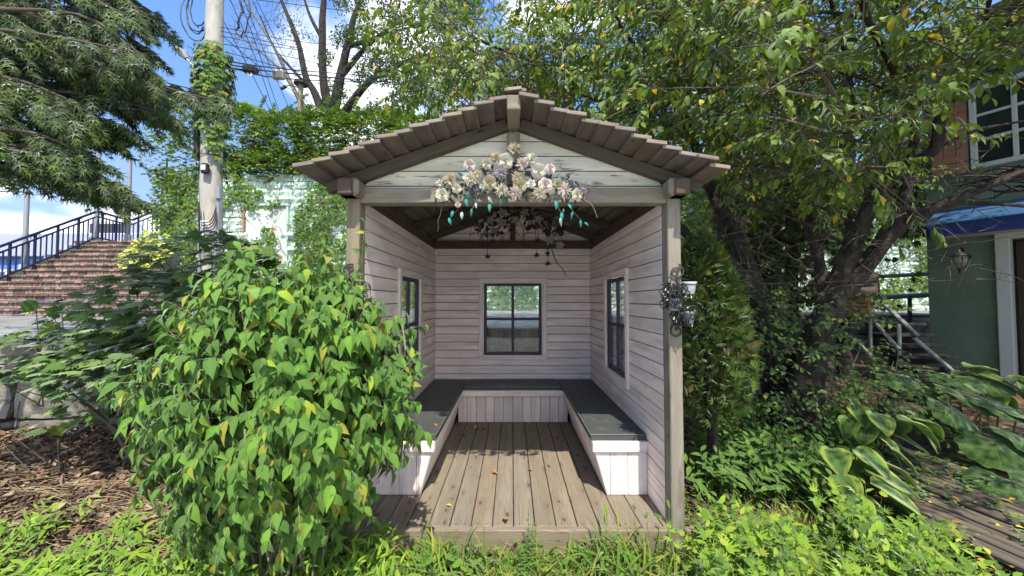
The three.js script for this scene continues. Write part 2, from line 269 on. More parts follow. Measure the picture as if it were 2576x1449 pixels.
// stone retaining wall: rough blocks in three courses
function rockGeo(w, h, d, s) {
  const g = new THREE.BoxGeometry(w, h, d, 3, 2, 1).toNonIndexed(), p = g.attributes.position, uv = [];
  for (let i = 0; i < p.count; i++) { const x = p.getX(i), y = p.getY(i), z = p.getZ(i); const n = hash(Math.round(x * 97), Math.round(y * 97), s + Math.round(z * 31)); const ex = Math.abs(x) > w * .49 ? 1 : 0, ey = Math.abs(y) > h * .49 ? 1 : 0; p.setXYZ(i, x * (1 - ey * .02), y * (1 - ex * .05), z + (z > 0 ? (n - .35) * .09 - (ex + ey) * .025 : 0)); uv.push(x / 1.1 + s * .37, (y + z) / 1.1 + s * .21); }
  g.setAttribute('uv', new THREE.Float32BufferAttribute(uv, 2)); g.computeVertexNormals(); return g;
}
{
  reseed(301);
  const t = thing('stone_retaining_wall', 'low wall of rough grey stone blocks holding up the paved yard', 'wall');
  const core = []; let v = 0; const variants = []; for (let k = 0; k < 9; k++) variants.push([.62 + .09 * k, null]);
  for (let i = 1; i < EDGE.length; i++) {
    const [a, b] = [EDGE[i - 1], EDGE[i]], L = Math.hypot(b[0] - a[0], b[1] - a[1]), ang = Math.atan2(b[1] - a[1], b[0] - a[0]);
    const bk = part('wall_core', cbox(L + .05, 1.1, .3, .01), M.gap, t); at(bk, (a[0] + b[0]) / 2 + Math.sin(ang) * -.28, .6, 2.4 - (a[1] + b[1]) / 2 - Math.cos(ang) * .28, 0, ang, 0);
    for (let r = 0; r < 3; r++) { let s = r % 2 ? -.35 : 0; while (s < L) { const w = rr(.7, 1.25), hh = [.44, .42, .40][r], y = [.2, .63, 1.04][r] - .04; const w2 = Math.min(w, L - s); if (w2 > .15) { const c = s + w2 / 2; const o = part('stone', rockGeo(w2 - .03, hh - .025, .34, ++v), pick(M.rock), t); at(o, mixn(a[0], b[0], c / L) - Math.sin(ang) * .1 * 0, y, 2.4 - mixn(a[1], b[1], c / L) - .1, 0, ang, 0); } s += w; } }
  }
}

// ---------- brick stairs at the far left ----------
const SX0 = -13.1, SXR = -8.4, SD = 8.4, NR = 13, RISE = .17, RUN = .26;
{
  reseed(401);
  const t = thing('brick_staircase', 'wide worn red brick stairs climbing from the paved yard', 'stairs');
  const y0 = TY(8); const cores = [], rest = [[], [], [], [], []]; let n = 0;
  for (let k = 0; k < NR; k++) {
    const SX1 = mixn(-7.8, -10.9, k / 12), x0 = SX0 - (k < 3 ? 1.4 : k === NR - 1 ? .5 : 0), w = SX1 - x0, yy = y0 + k * RISE, d0 = SD + k * RUN;
    cores.push(moved(cbox(w, RISE - .012, RUN + (k === NR - 1 ? 2.6 : .3), .004), (x0 + SX1) / 2, yy + RISE / 2 - .008, 2.4 - d0 - RUN / 2 - .15 - (k === NR - 1 ? 1.15 : 0)));
    for (const [row, hh, yo, dep] of [[0, .098, .05, .1], [1, .05, .134, .32]]) {
      let x = x0 + (row ? rr(-.1, 0) : rr(-.2, 0));
      while (x < SX1) {
        const L = row ? rr(.11, .2) : rr(.2, .3), xa = Math.max(x, x0), xb = Math.min(x + L, SX1);
        if (xb - xa > .04) {
          const mi = row ? pick([4, 4, 4, 2, 4, 4, 1]) : pick([0, 0, 1, 2, 3, 0, 4]); const g = moved(cbox(xb - xa - .01, hh, dep, .008, rnd() * 5, rnd() * 5, .5, .5), 0, 0, 0);
          const px = (xa + xb) / 2, py = yy + yo, pz = 2.4 - d0 - dep / 2 + .012 + (row ? .042 : 0) + rr(-.004, .004);
          if (px < -9.4 && n < 300 && (row === 0 || k < 7)) { const o = part('brick', g, M.brick[mi], t); at(o, px, py, pz, 0, rr(-.01, .01), rr(-.008, .008)); n++; } else rest[mi].push(moved(g, px, py, pz));
        }
        x += L;
      }
    }
  }
  part('stair_core', merge(cores), M.mortar, t);
  rest.forEach((l, i) => { if (l.length) part('far_bricks', merge(l), M.brick[i], t).userData.kind = 'stuff'; });
  // pale stepped kerb blocks along the open side
  for (let k = 2; k < NR; k++) at(part('kerb_block', cbox(.16, .19, .3, .012), M.mint[2], t), SX0 - .08, y0 + (k + 1) * RISE + .03, 2.4 - SD - k * RUN - .15);
}
// navy railing with bars and scrolls
function railing(name, label, pts, h, spacing, startPost) {
  const t = thing(name, label, 'railing', null); const rb = (a, b, r, nm, m = M.navy) => { const L = a.distanceTo(b); const g = cbox(r * 2, L, r * 2, .004); const o = part(nm, g, m, t); o.position.copy(a).add(b).multiplyScalar(.5); o.quaternion.setFromUnitVectors(V(0, 1, 0), b.clone().sub(a).normalize()); return o; };
  for (let i = 1; i < pts.length; i++) {
    const a = pts[i - 1], b = pts[i], up = y => [a.clone().add(V(0, y, 0)), b.clone().add(V(0, y, 0))];
    rb(...up(h), .028, 'handrail'); rb(...up(h - .16), .02, 'upper_rail'); rb(...up(.12), .02, 'lower_rail');
    const n = Math.max(2, Math.round(a.distanceTo(b) / spacing));
    for (let k = 0; k < n; k++) {
      const p = a.clone().lerp(b, (k + .5) / n), post = k % 4 === 1;
      if (post) { rb(p.clone().add(V(0, -.1, 0)), p.clone().add(V(0, h - .02, 0)), .024, 'post'); if (k % 8 === 1) { for (const s of [-1, 1]) { const q = [], dir = b.clone().sub(a).normalize(); for (let j = 0; j <= 9; j++) { const an = j / 9 * 4.4, rad = .075 * (1 - j / 13); q.push(p.clone().add(V(0, h - .09 + Math.sin(an) * rad * .8, 0)).addScaledVector(dir, s * (.085 - Math.cos(an) * rad))); } part('scroll', tube(q, [.008, .008], 4, 14), M.navy, t); } } }
      else rb(p.clone().add(V(0, .12, 0)), p.clone().add(V(0, h - .16, 0)), .0135, 'baluster');
    }
  }
  return t;
}
{
  const y0 = TY(8), foot = (k) => V(SX0 + .02, y0 + k * RISE, 2.4 - SD - (k - .5) * RUN);
  railing('stair_railing', 'navy blue metal railing along the open side of the brick stairs', [foot(-1.2), foot(NR - .2)], .95, .15);
  const L0 = foot(NR - .2); const l1 = V(SX0 - .32, y0 + NR * RISE, L0.z - 1.3);
  railing('landing_railing', 'short navy blue railing across the stair landing', [V(SX0 + .02, y0 + NR * RISE, L0.z - .05), l1], .95, .15);
  railing('upper_railing', 'navy blue railing rising from the landing towards the ivy wall', [l1.clone().add(V(.08, 0, -.05)), l1.clone().add(V(1.9, 1.25, -.9))], .95, .15);
  // grey pipe posts
  for (const [p, h, lab, armed] of [[foot(6.8).add(V(-.12, 0, 0)), 2.2, 'slim grey pipe post beside the middle of the stair railing', 1], [foot(NR - .1).add(V(-.1, -.1, -.1)), 3, 'grey pipe post at the corner where the stair railing meets the landing', 1], [l1.clone().add(V(.02, -.1, 0)), 3.2, 'thick grey lamp post with stepped foot at the end of the landing railing', 0]]) {
    const t = thing('pipe_post', lab, 'post', 'grey pipe posts by the stairs', p);
    part('pole', tube([V(0, 0, 0), V(0, h * .5, 0), V(0, h, 0)], armed ? [.062, .05] : [.075, .06], 10), M.greyPaint, t);
    if (!armed) part('foot', new THREE.LatheGeometry([[.14, 0], [.14, .12], [.1, .2], [.12, .24], [.09, .42], [.11, .46], [.08, .55]].map(a => new THREE.Vector2(...a)), 14), M.greyPaint, t);
    else part('top_pipe', tube([V(0, h - .03, 0), V(-1.6, h - .30, .9)], [.03, .03], 6), M.greyPaint, t);
  }
}
// ---------- mint painted block wall at the back ----------
const MD = 12.0, MX0 = -11.3, MX1 = 15, MTOP = 5.6;
{
  reseed(501);
  const t = thing('block_retaining_wall', 'tall mint painted split block wall draped with ivy behind the yard', 'wall');
  at(part('wall_core', cbox(MX1 - MX0, MTOP - .6, .5, .02), M.mint[1], t), (MX0 + MX1) / 2, (MTOP + .6) / 2, 2.4 - MD - .275);
  const vis = [], rest = [[], [], []]; const gm = [];
  for (let k = 0; k < 8; k++) gm.push([.22 + .055 * k]);
  for (let row = 0, y = 1.0; y < MTOP; row++, y += .235) {
    let x = MX0 + rr(-.2, 0); while (x < MX1) { const k = Math.floor(rnd() * 8), L = gm[k][0]; const cx = x + L / 2; if (!(cx > -8.75 && cx < -7.2 && y < 4.7 && y > 1.0)) { vis.push([cx, y + .115, L, k]); } x += L; }
  }
  const geo = gm.map(([L], k) => rockGeo(L - .014, .222, .14, 90 + k)); let n = 0; vis.sort((a, b) => Math.abs(a[0] + 7.5) - Math.abs(b[0] + 7.5));
  const inst = vis.slice(300); vis.slice(0, 300).forEach(([x, y, L, k]) => at(part('block', geo[k], M.mint[(n++ * 7) % 3], t), x, y, 2.4 - MD - .02));
  geo.forEach((g, k) => { const l = inst.filter(b => b[3] === k); const im = shade(new THREE.InstancedMesh(g, M.mint[k % 3], l.length)); im.name = 'far_blocks'; im.userData.kind = 'stuff'; l.forEach(([x, y], i) => im.setMatrixAt(i, new THREE.Matrix4().setPosition(x, y, 2.4 - MD - .02))); t.add(im); });
  // steel sheet door
  const dr = thing('steel_door', 'pale mint sheet steel door with rusty edges set in the block wall', 'door', null, V(-7.97, 1.25, 2.4 - MD));
  const tx = makeTex(512, 512, (u, v) => { const e = Math.min(u, 1 - u, v, 1 - v), n = fbm(u * 10, v * 10, 131, 5, 10, 10), r = sm(.56, .68, n + .22 * (u < .1 ? 1 - u * 10 : 0) + .1 * (e < .04 ? 1 : 0) - .10) * .8, d = fbm(u * 30, v * 4, 133, 3, 30, 4); return [mixn(222, 150, r) - d * 14, mixn(234, 96, r) - d * 12, mixn(222, 58, r) - d * 12, .5]; });
  at(part('door_panel', cbox(1.32, 3.3, .05, .006, 0, 0, 3.3, 3.3), mat(lin(1, 1, 1), .6, { map: tx.map }), dr), 0, 1.67, .0);
  for (const s of [-1, 1]) at(part('door_frame', cbox(.06, 3.4, .12, .008), s < 0 ? M.rust : M.mint[1], dr), s * .70, 1.7, .01);
  at(part('lintel', cbox(1.5, .07, .14, .008), M.mint[1], dr), 0, 3.44, .02);
  at(part('handle', cbox(.05, .3, .05, .01), M.rust, dr), -.52, 1.5, .05);
}
// ground behind the wall, carrying the hedge and the far trees
tag(at(part('hillside', (() => { const g = new THREE.BoxGeometry(60, 1, 30, 1, 1, 1); return g; })(), M.soil), 18, MTOP - .62, 2.4 - MD - 15.6), 'earth bank level with the top of the block wall', 'bank', null, 'structure');

// ---------- blue building beyond the stairs ----------
{
  const b = thing('blue_building', 'low blue painted building with grey roof edge beyond the stairs', 'building', null, V(-27.5, 0, -18.5));
  const blue = mat(lin(.09, .22, .60), .8), fas = mat(lin(.42, .46, .60), .7), fr = mat(lin(.7, .72, .74), .6), gl = mat(lin(.10, .13, .14), .15);
  at(part('wall', cbox(17, 4.2, 8, .03), blue, b), 0, 2.0, -4.4); at(part('roof_edge', cbox(17.6, 1.35, 8.6, .05), fas, b), 0, 4.75, -4.4);
  for (const x of [-2.2, 2.6, 5.8]) { const w = grp('window', b); w.position.set(x, 2.5, -.38); at(part('frame', cbox(2.3, 1.7, .1, .02), fr, w), 0, 0, 0); at(part('pane', cbox(.98, 1.45, .04, .005), gl, w), -.53, 0, .06); at(part('pane', cbox(.98, 1.45, .04, .005), gl, w), .53, 0, .06); }
  const a = thing('air_conditioner', 'white air conditioner box on the blue building roof', 'air conditioner', null, V(-24.6, 5.43, -20.2));
  at(part('casing', cbox(3.1, 1.0, 1.2, .12), M.white, a), 0, .5, 0); for (let i = 0; i < 3; i++) at(part('grille', cbox(.8, .55, .05, .01), mat(lin(.05, .05, .055), .7), a), -.1 + i * .72, .45, .61);
}

// ---------- garden shelter ----------
const DY = .15, SZF = -.1, SZB = -2.4, CX = .01;      // deck level, front and back of the inner walls
const shed = thing('garden_shelter', 'open fronted wooden garden shelter with gable roof and pale pink inside walls', 'shelter', null, V(CX, 0, 0));
{
  reseed(601);
  // deck boards run front to back
  const deck = grp('deck', shed); const n = 16;
  for (let i = 0; i < n; i++) { const x = (i - (n - 1) / 2) * (2.2 / n); at(part('deck_board', cbox(2.2 / n - .006, .03, 2.46, .004), pick(M.deck), deck), x, DY - .015 + rr(-.0015, .0015), -1.27, 0, 0, rr(-.006, .006)); }
  at(part('front_joist', cbox(2.28, .15, .045, .006), M.deck[1], deck), 0, DY - .075 - .001, -.02);
  for (let i = 0; i < n; i++) for (const s of [-1, 1]) at(part('screw', new THREE.CylinderGeometry(.0035, .0035, .003, 6), M.iron, deck), (i - (n - 1) / 2) * (2.2 / n) + s * .03, DY + .001, -.065);
  for (const z of [-.7, -1.4, -2.1]) at(part('joist', cbox(2.2, .1, .08, .006), M.dark[0], deck), 0, DY - .085, z);
  // posts
  for (const s of [-1, 1]) { const fr = part('post', cbox(.085, 2.2 + DY, .105, .006), M.beam[s < 0 ? 2 : 0], shed); at(fr, s * 1.043, (2.2 + DY) / 2 - .06, -.052); at(part('post', cbox(.085, 2.2, .09, .006), M.beam[1], shed), s * 1.062, 1.12, SZB - .07); }
  // walls of horizontal boards, split round the windows
  const P = .1015, WIN = { y0: .86, y1: 1.86 };
  function wallBoards(name, len, place, w0, w1, top = 2.26) {           // place(u) -> [x, z, turn]
    const w = grp(name, shed);
    for (let k = 0; DY + k * P < top - .02; k++) {
      const y = DY + k * P + .004, h = Math.min(P, top - (DY + k * P)) - .0065, yc = y + h / 2;
      const segs = (yc > WIN.y0 - .02 && yc < WIN.y1 + .02) ? [[0, w0], [w1, len]] : [[0, len]];
      for (const [a, b] of segs) { const [x, z, ry] = place((a + b) / 2); at(part('board', cbox(b - a - .002, h, .018, .003), pick(M.pink), w), x + rr(-.0006, .0006), yc, z + rr(-.0006, .0006), 0, ry, 0); }
    }
    return w;
  }
  const back = wallBoards('back_wall', 2.0, u => [u - 1, SZB - .009, 0], 1.0 - .40, 1.0 + .40, 2.33);
  const left = wallBoards('left_wall', 2.3, u => [-1.009, SZF - u, Math.PI / 2], .75, 1.47);
  const right = wallBoards('right_wall', 2.3, u => [1.009, SZF - u, Math.PI / 2], .75, 1.47);
  // outer sheathing behind the boards, open at the windows
  const sheath = (w, a, b, y0, y1, side) => { const g = cbox(side ? .02 : b - a, y1 - y0, side ? b - a : .02, .002); at(part('sheathing', g, M.dark[1], w), side ? side * 1.034 : (a + b) / 2 - 1, (y0 + y1) / 2, side ? SZF - (a + b) / 2 : SZB - .034); };
  for (const [w, len, a, b, side] of [[back, 2, .6, 1.4, 0], [left, 2.3, .75, 1.47, -1], [right, 2.3, .75, 1.47, 1]]) { sheath(w, 0, a, DY, 2.26, side); sheath(w, b, len, DY, 2.26, side); sheath(w, a, b, DY, WIN.y0, side); sheath(w, a, b, WIN.y1, 2.26, side); }
  // windows
  function windowAt(w, h, x, y, z, ry, name = 'window') {
    const g = grp(name, shed); at(g, x, y, z, 0, ry, 0); const t = .062;
    for (const s of [-1, 1]) { at(part('casing', cbox(t, h + .0, .024, .004), pick(M.pink), g), s * (w / 2 - t / 2), 0, .012); at(part('casing', cbox(w + (s > 0 ? .004 : .004), t, .026, .004), pick(M.pink), g), 0, s * (h / 2 + t / 2), .013); }
    const iw = w - 2 * t, ih = h, f = .036; const S = (a, b, c, X, Y) => at(part('sash', cbox(a, b, c, .004), M.purple[0], g), X, Y, -.02);
    for (const s of [-1, 1]) { S(f, ih, .034, s * (iw / 2 - f / 2), 0); S(iw - 2 * f, f, .034, 0, s * (ih / 2 - f / 2)); }
    S(.034, ih - 2 * f, .03, 0, 0); for (const s of [-1, 1]) S((iw - 2 * f - .034) / 2, .034, .03, s * ((iw - 2 * f - .034) / 4 + .017), 0);
    for (const s of [-1, 1]) for (const q of [-1, 1]) at(part('pane', new THREE.BoxGeometry((iw - 2 * f - .034) / 2 - .001, (ih - 2 * f - .034) / 2 - .001, .003), M.glass, g), s * ((iw - 2 * f - .034) / 4 + .017), q * ((ih - 2 * f - .034) / 4 + .017), -.03);
    return g;
  }
  windowAt(.868, .92, 0, 1.36, SZB + .001, 0); windowAt(.80, .92, -.999, 1.36, SZF - 1.11, Math.PI / 2); windowAt(.80, .92, .999, 1.36, SZF - 1.11, -Math.PI / 2);
  // roof frame
  const RIDGE = 2.825, SL = .362, th = Math.atan(SL), roofY = x => RIDGE - Math.abs(x) * SL;
  for (const s of [-1, 1]) {
    at(part('wall_plate', cbox(.09, .1, 2.62, .006), M.dark[1], shed), s * 1.05, 2.31, -1.19);
    at(part('beam_end', cbox(.135, .11, .13, .016), M.beam[1], shed), s * 1.04, 2.315, .035);
  }
  at(part('tie_beam', cbox(2.0, .1, .1, .006), M.beam[0], shed), 0, 2.286, -.052);
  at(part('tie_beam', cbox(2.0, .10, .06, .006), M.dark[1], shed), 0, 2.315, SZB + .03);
  at(part('ridge_beam', cbox(.08, .09, 2.82, .006), M.beam[1], shed), 0, RIDGE - .045, -1.185);
  const rl = 1.28 / Math.cos(th);
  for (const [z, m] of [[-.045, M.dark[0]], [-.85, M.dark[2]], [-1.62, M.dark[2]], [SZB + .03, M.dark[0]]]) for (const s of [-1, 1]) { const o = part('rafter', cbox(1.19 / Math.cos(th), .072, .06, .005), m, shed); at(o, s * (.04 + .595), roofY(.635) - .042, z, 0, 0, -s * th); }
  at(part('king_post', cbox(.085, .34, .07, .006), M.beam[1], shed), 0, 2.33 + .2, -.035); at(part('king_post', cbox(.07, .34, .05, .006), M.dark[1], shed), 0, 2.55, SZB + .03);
  // gable boards, cut to the slope
  for (const [nm, z, mats] of [['front_gable', -.098, M.cream], ['back_gable', SZB - .03, M.pink]]) {
    const g = grp(nm, shed); part('backing', prism([[-1.09, 2.24], [1.09, 2.24], [1.09, RIDGE - .03 - SL * 1.09], [0, RIDGE - .02], [-1.09, RIDGE - .03 - SL * 1.09]], z - .014, z - .002), M.dark[2], g);
    for (let k = 0; k < 5; k++) { const y0 = 2.27 + k * P, y1 = Math.min(y0 + P - .008, RIDGE - .03); const lo = (RIDGE - .03 - y0) / SL, hi = Math.max(.02, (RIDGE - .03 - y1) / SL); const h0 = Math.min(1.0, lo), h1 = Math.min(1.0, hi); if (y1 <= y0) continue; for (const s of [-1, 1]) part('board', prism([[0.004 * s, y0], [s * h0, y0], [s * h1, y1], [0.004 * s, y1]], z, z + .02), pick(mats), g); }
  }
  // sawn ends weathered pale with lichen
  function endGrain(g) { const n = g.attributes.normal, p = g.attributes.position, c = []; for (let i = 0; i < n.count; i++) { const e = Math.abs(n.getZ(i)) > .6; const k = .5 + vn(p.getX(i) * 40, p.getY(i) * 60 + i, 9); c.push(...(e ? [1.5 * k, 1.52 * k, 1.45 * k] : [.82, .82, .82])); } g.setAttribute('color', new THREE.Float32BufferAttribute(c, 3)); return g; }
  // lapped roof planks, front to back
  const roof = grp('roof', shed), NP = 13, step = 1.235 / NP;
  for (const s of [-1, 1]) for (let i = 0; i < NP; i++) {
    const xi = i * step + .035, xm = xi + .052; const o = part('roof_plank', endGrain(cbox(.12 + rr(-.006, .006), .023, 2.86 + rr(-.03, .03), .003)), M.shingle[(i * 3 + (s > 0 ? 1 : 0) + Math.floor(rnd() * 2)) % 4], roof);
    at(o, s * xm, roofY(xm) + .018 + rr(-.004, .004), -1.20 + rr(-.022, .022), 0, rr(-.004, .004), -s * (th - .20) + rr(-.035, .035));
  }
  at(part('ridge_cap', endGrain(cbox(.085, .02, 2.86, .003)), M.shingle[2], roof), .005, RIDGE + .036, -1.20, 0, 0, .12);
  at(part('ridge_cap', endGrain(cbox(.135, .022, 2.78, .003)), M.shingle[3], roof), .01, RIDGE + .062, -1.22, 0, 0, -.03);
  at(part('ridge_cap', endGrain(cbox(.09, .02, 2.7, .003)), M.shingle[0], roof), .012, RIDGE + .086, -1.24, 0, 0, -.13);
  // built-in benches: slanting boarded fronts under a flat rim
  const BH = .40, TX = .59, BX = .70, ZB = -.42;
  for (const s of [-1, 1]) {
    const b = grp('side_bench', shed);
    at(part('seat_rim', cbox(.022, .078, Math.abs(SZB - ZB) - .41, .004), pick(M.pink), b), s * (TX + .011), DY + BH - .039, (ZB + SZB + .41) / 2 - .012);
    at(part('seat_rim', cbox(1.0 - TX, .078, .022, .004), pick(M.pink), b), s * (TX + 1) / 2, DY + BH - .039, ZB + .011);
    at(part('seat_board', cbox(1.0 - TX - .02, .02, 1.96, .003), pick(M.pink), b), s * (TX + 1.015) / 2, DY + BH - .012, ZB - .99);
    const xs = [TX + .02, TX + .135, TX + .265, 1.0], xb = [BX, TX + .135, TX + .265, 1.0];
    for (let i = 0; i < 3; i++) { const q = i === 0 ? [[s * xb[0], DY + .004], [s * (xs[1] - .003), DY + .004], [s * (xs[1] - .003), DY + BH - .078], [s * xs[0], DY + BH - .078]] : [[s * (xs[i] + .001), DY + .004], [s * (xs[i + 1] - .003), DY + .004], [s * (xs[i + 1] - .003), DY + BH - .078], [s * (xs[i] + .001), DY + BH - .078]]; part('front_board', prism(q, ZB - .018, ZB, rnd() * 5, rnd() * 5, true), pick(M.pink), b); }
    const len = Math.hypot(BX - TX - .02, BH - .078), tilt = Math.atan2(BX - TX - .02, BH - .078);
    for (let k = 0; k < 14; k++) { const z = ZB - .07 - k * .112; at(part('side_board', cbox(.016, len, .109, .003), pick(M.pink), b), s * (TX + .022 + (BX - TX - .02) / 2), DY + (BH - .078) / 2 + .003, z, 0, 0, s * tilt); }
  }
  const b = grp('back_bench', shed); at(part('seat_rim', cbox(TX * 2, .07, .022, .004), M.pink[0], b), 0, DY + BH - .036, SZB + .42);
  for (let k = 0; k < 12; k++) { const x = -.65 + (k + .5) * 1.3 / 12; at(part('front_board', cbox(1.3 / 12 - .004, BH - .08, .016, .003), pick(M.pink), b), x, DY + (BH - .07) / 2, SZB + .35, .12, 0, 0); }
  at(part('seat_board', cbox(1.16, .02, .4, .003), M.pink[1], b), 0, DY + BH - .012, SZB + .21);
}
// seat cushions
{
  const cm = new THREE.MeshPhysicalMaterial({ color: lin(.040, .046, .045), roughness: .62, clearcoat: .12, clearcoatRoughness: .5 }); const tx = makeTex(256, 256, (u, v) => { const f = vn(u * 128, v * 128, 211, 128, 128), n = fbm(u * 5, v * 5, 213, 4, 5, 5), d = sm(.6, .75, fbm(u * 9, v * 9, 215, 4, 9, 9)); return [200 + n * 40 + d * 40, 200 + n * 40 + d * 40, 200 + n * 40 + d * 34, f * .5 + n * .5]; }, true); cm.map = tx.map; cm.color = lin(.078, .086, .084); cm.bumpMap = tx.bumpMap; cm.bumpScale = .0015;
  const seam = mat(lin(.16, .17, .16), .7);
  function cushion(w, d, x, z, label) {
    const t = thing('seat_cushion', label, 'cushion', 'charcoal cushions on the shelter benches', V(x + CX, .55, z)); const g = new THREE.BoxGeometry(w, .05, d, 14, 3, 20); const p = g.attributes.position;
    for (let i = 0; i < p.count; i++) { const ax = Math.abs(p.getX(i)) / (w / 2), az = Math.abs(p.getZ(i)) / (d / 2), e = Math.max(Math.pow(ax, 14), Math.pow(az, 20)); if (p.getY(i) > .02) p.setY(i, p.getY(i) - e * .008 + (fbm(p.getX(i) * 5 + x * 3, p.getZ(i) * 5, 217, 2) - .5) * .008); p.setX(i, p.getX(i) * (1 - .004 * Math.abs(p.getY(i) / .025))); }
    const uvA = g.attributes.uv; for (let i = 0; i < p.count; i++) uvA.setXY(i, p.getX(i) / .5, (p.getZ(i) + p.getY(i)) / .5); g.computeVertexNormals(); at(part('pad', g, cm, t), 0, .025, 0);
    const r = [[-1, 1], [1, 1], [1, -1], [-1, -1], [-1, 1]].map(([a, b]) => V(a * (w / 2 + .001), .043, b * (d / 2 + .001))); for (let i = 0; i < 4; i++) part('piping', tube([r[i], r[i + 1]], [.003, .003], 5, 1), seam, t);
  }
  cushion(.42, 1.955, -.79, -1.405, 'long charcoal cushion on the left bench beside the leafy bush'); cushion(.42, 1.955, .79, -1.405, 'long charcoal cushion on the right bench'); cushion(1.13, .41, 0, SZB + .215, 'charcoal cushion on the back bench under the window');
}

// ---------- trees and shrubs ----------
const UP = V(0, 1, 0);
function limb(t, name, list, radii, m = M.bark, rad = 9, rough = .12) { return part(name, tube(list.map(a => Array.isArray(a) ? W(...a) : a), radii, rad, (list.length - 1) * 5, rough), m, t); }
function inShelter(p) { const d = dz(p.z); return Math.abs(p.x) < 1.14 && d > 2.36 && d < 5.0 && p.y < 2.95 || Math.abs(p.x) < 1.36 && d > 2.18 && d < 5.05 && p.y > 2.2 && p.y < 2.98; }
// shoot: twig with leaves along it
function spray(L, twigs, p, dir, len, n, { down = .6, spread = .8, size = 1, pair = false, face = UP, r = .003, droop = .5, sizeVar = .35, avoid = inShelter } = {}) {
  const q = p.clone(), d = dir.clone().normalize(), pts = [p.clone()], st = len / n; let side = rnd() < .5 ? 1 : -1;
  for (let i = 0; i < n; i++) {
    d.y -= droop / n; d.normalize(); q.addScaledVector(d, st); pts.push(q.clone());
    if (i === 0 && n > 5) continue;
    const sv = V().crossVectors(d, face).normalize(); if (i % 2 && pair) sv.crossVectors(sv.clone(), d);
    for (const s of (pair ? [-1, 1] : [side])) {
      const ld = d.clone().multiplyScalar(.6).addScaledVector(sv, s * spread).add(V(rr(-.25, .25), -down + rr(-.2, .2), rr(-.25, .25)));
      const u = face.clone().add(V(rr(-.5, .5), rr(-.2, .5), rr(-.5, .5)));
      if (!avoid || !avoid(q)) L.add(q, ld, u, size * (1 - sizeVar * rnd()) * (i > n - 2 ? .75 : 1), undefined);
    }
    side = -side;
  }
  if (twigs && (!avoid || !avoid(pts[0]) && !avoid(q))) twigs.push(tube([pts[0], pts[Math.floor(n / 2)], pts[n]], [r, r * .4], 4, 3));
}

// Japanese maple, upper left
{
  reseed(701);
  const t = thing('maple_tree', 'maple tree with star shaped leaves drooping from the upper left', 'tree');
  limb(t, 'trunk', [V(-5.2, .1, -.3), V(-5.1, 1.4, -.4), V(-4.9, 2.4, -.3), V(-4.7, 3.4, -.3)], [.16, .13, .11, .08]);
  const lv = new Leaves([0, 1, 2].map(k => lobeGeo([[-118, .42], [-76, .74], [-38, .95], [0, 1.05], [38, .95], [76, .74], [118, .42]], .24, 1, { droop: [.15, .3, .45][k], cup: .02 })), [[.026, .06, .014], [.022, .05, .014], [.04, .08, .016], [.065, .115, .02], [.10, .14, .03], [.022, .048, .016]], { trans: .42, coat: .04 });
  const tw = [], B = [
    [[-260, -40], [200, -60], [470, 40]], [[-260, 20], [180, 30], [450, 130]], [[-260, 80], [150, 110], [430, 200]], [[-260, 130], [220, 160], [600, 235]], [[-260, 190], [200, 215], [520, 262]], [[-260, 260], [100, 270], [330, 300]], [[-260, 330], [60, 345], [250, 400]], [[-260, 370], [70, 395], [300, 455]], [[-260, 390], [100, 420], [405, 492]], [[-260, 300], [40, 320], [280, 330]], [[-260, -200], [200, -220], [480, -150]], [[-260, -330], [150, -350], [430, -300]], [[-260, 230], [60, 240], [230, 290]], [[-260, 60], [40, 80], [260, 160]], [[-260, 150], [20, 190], [220, 240]], [[-260, 350], [120, 370], [290, 440]], [[-260, 100], [100, 150], [380, 260]], [[-260, 200], [80, 250], [300, 300]], [[-260, 0], [100, 60], [300, 160]], [[-260, 280], [0, 330], [180, 380]]];
  for (let i = 0; i < 9; i++) B.push([[-260, -620 + i * 55], [rr(0, 160), -640 + i * 60], [rr(260, 430), -560 + i * 55]]);
  for (let i = 0; i < 4; i++) B.push([[-260, -60 + i * 60], [rr(60, 160), -40 + i * 62], [rr(330, 470), 30 + i * 50]]);
  B.forEach((b, bi) => {
    for (const d0 of [2.3, 2.7, 3.1, 3.6, 4.1]) {
      const d = d0 + rr(-.2, .2), jy = rr(-22, 22), ex = rr(.82, 1.0); const P = b.map(([x, y], i) => W(x * (i === 2 ? ex * (bi === 3 ? 1 : .86) : 1) - (d0 - 2.9) * 20, y + jy, d + (i - 1) * rr(-.2, .1))); if (d0 > 4 && bi % 2) continue;
      tw.push(tube(P, [.016, .003], 5, 8)); const cv = new THREE.CatmullRomCurve3(P), n = 25;
      for (let k = 0; k < n; k++) { const u = Math.pow((k + rnd()) / n, .85); const p = cv.getPoint(u), tg = cv.getTangent(u); const dir = tg.clone().add(V(rr(-.15, .5), rr(-.42, .12), rr(-.9, .9))); spray(lv, tw, p, dir, rr(.2, .42) * (1 - .25 * u), 7, { down: .62, spread: .7, size: .07, pair: true, r: .002, droop: .65, face: V(rr(-.2, .2), 1, .45) }); }
    }
  });
  for (const [a, b] of [[V(-4.8, 2.9, -.3), [-240, 200, 2.9]], [V(-4.75, 3.2, -.3), [-240, 0, 3.0]], [V(-4.9, 2.5, -.3), [-240, 380, 3.1]], [V(-4.7, 3.35, -.3), [-240, -250, 2.9]]]) limb(t, 'limb', [a, W(...b).lerp(a, .4).add(V(0, .12, 0)), W(...b)], [.06, .02]);
  part('twigs', merge(tw), M.twig, t).userData.kind = 'stuff'; lv.build(t, 'leaf', 300);
}
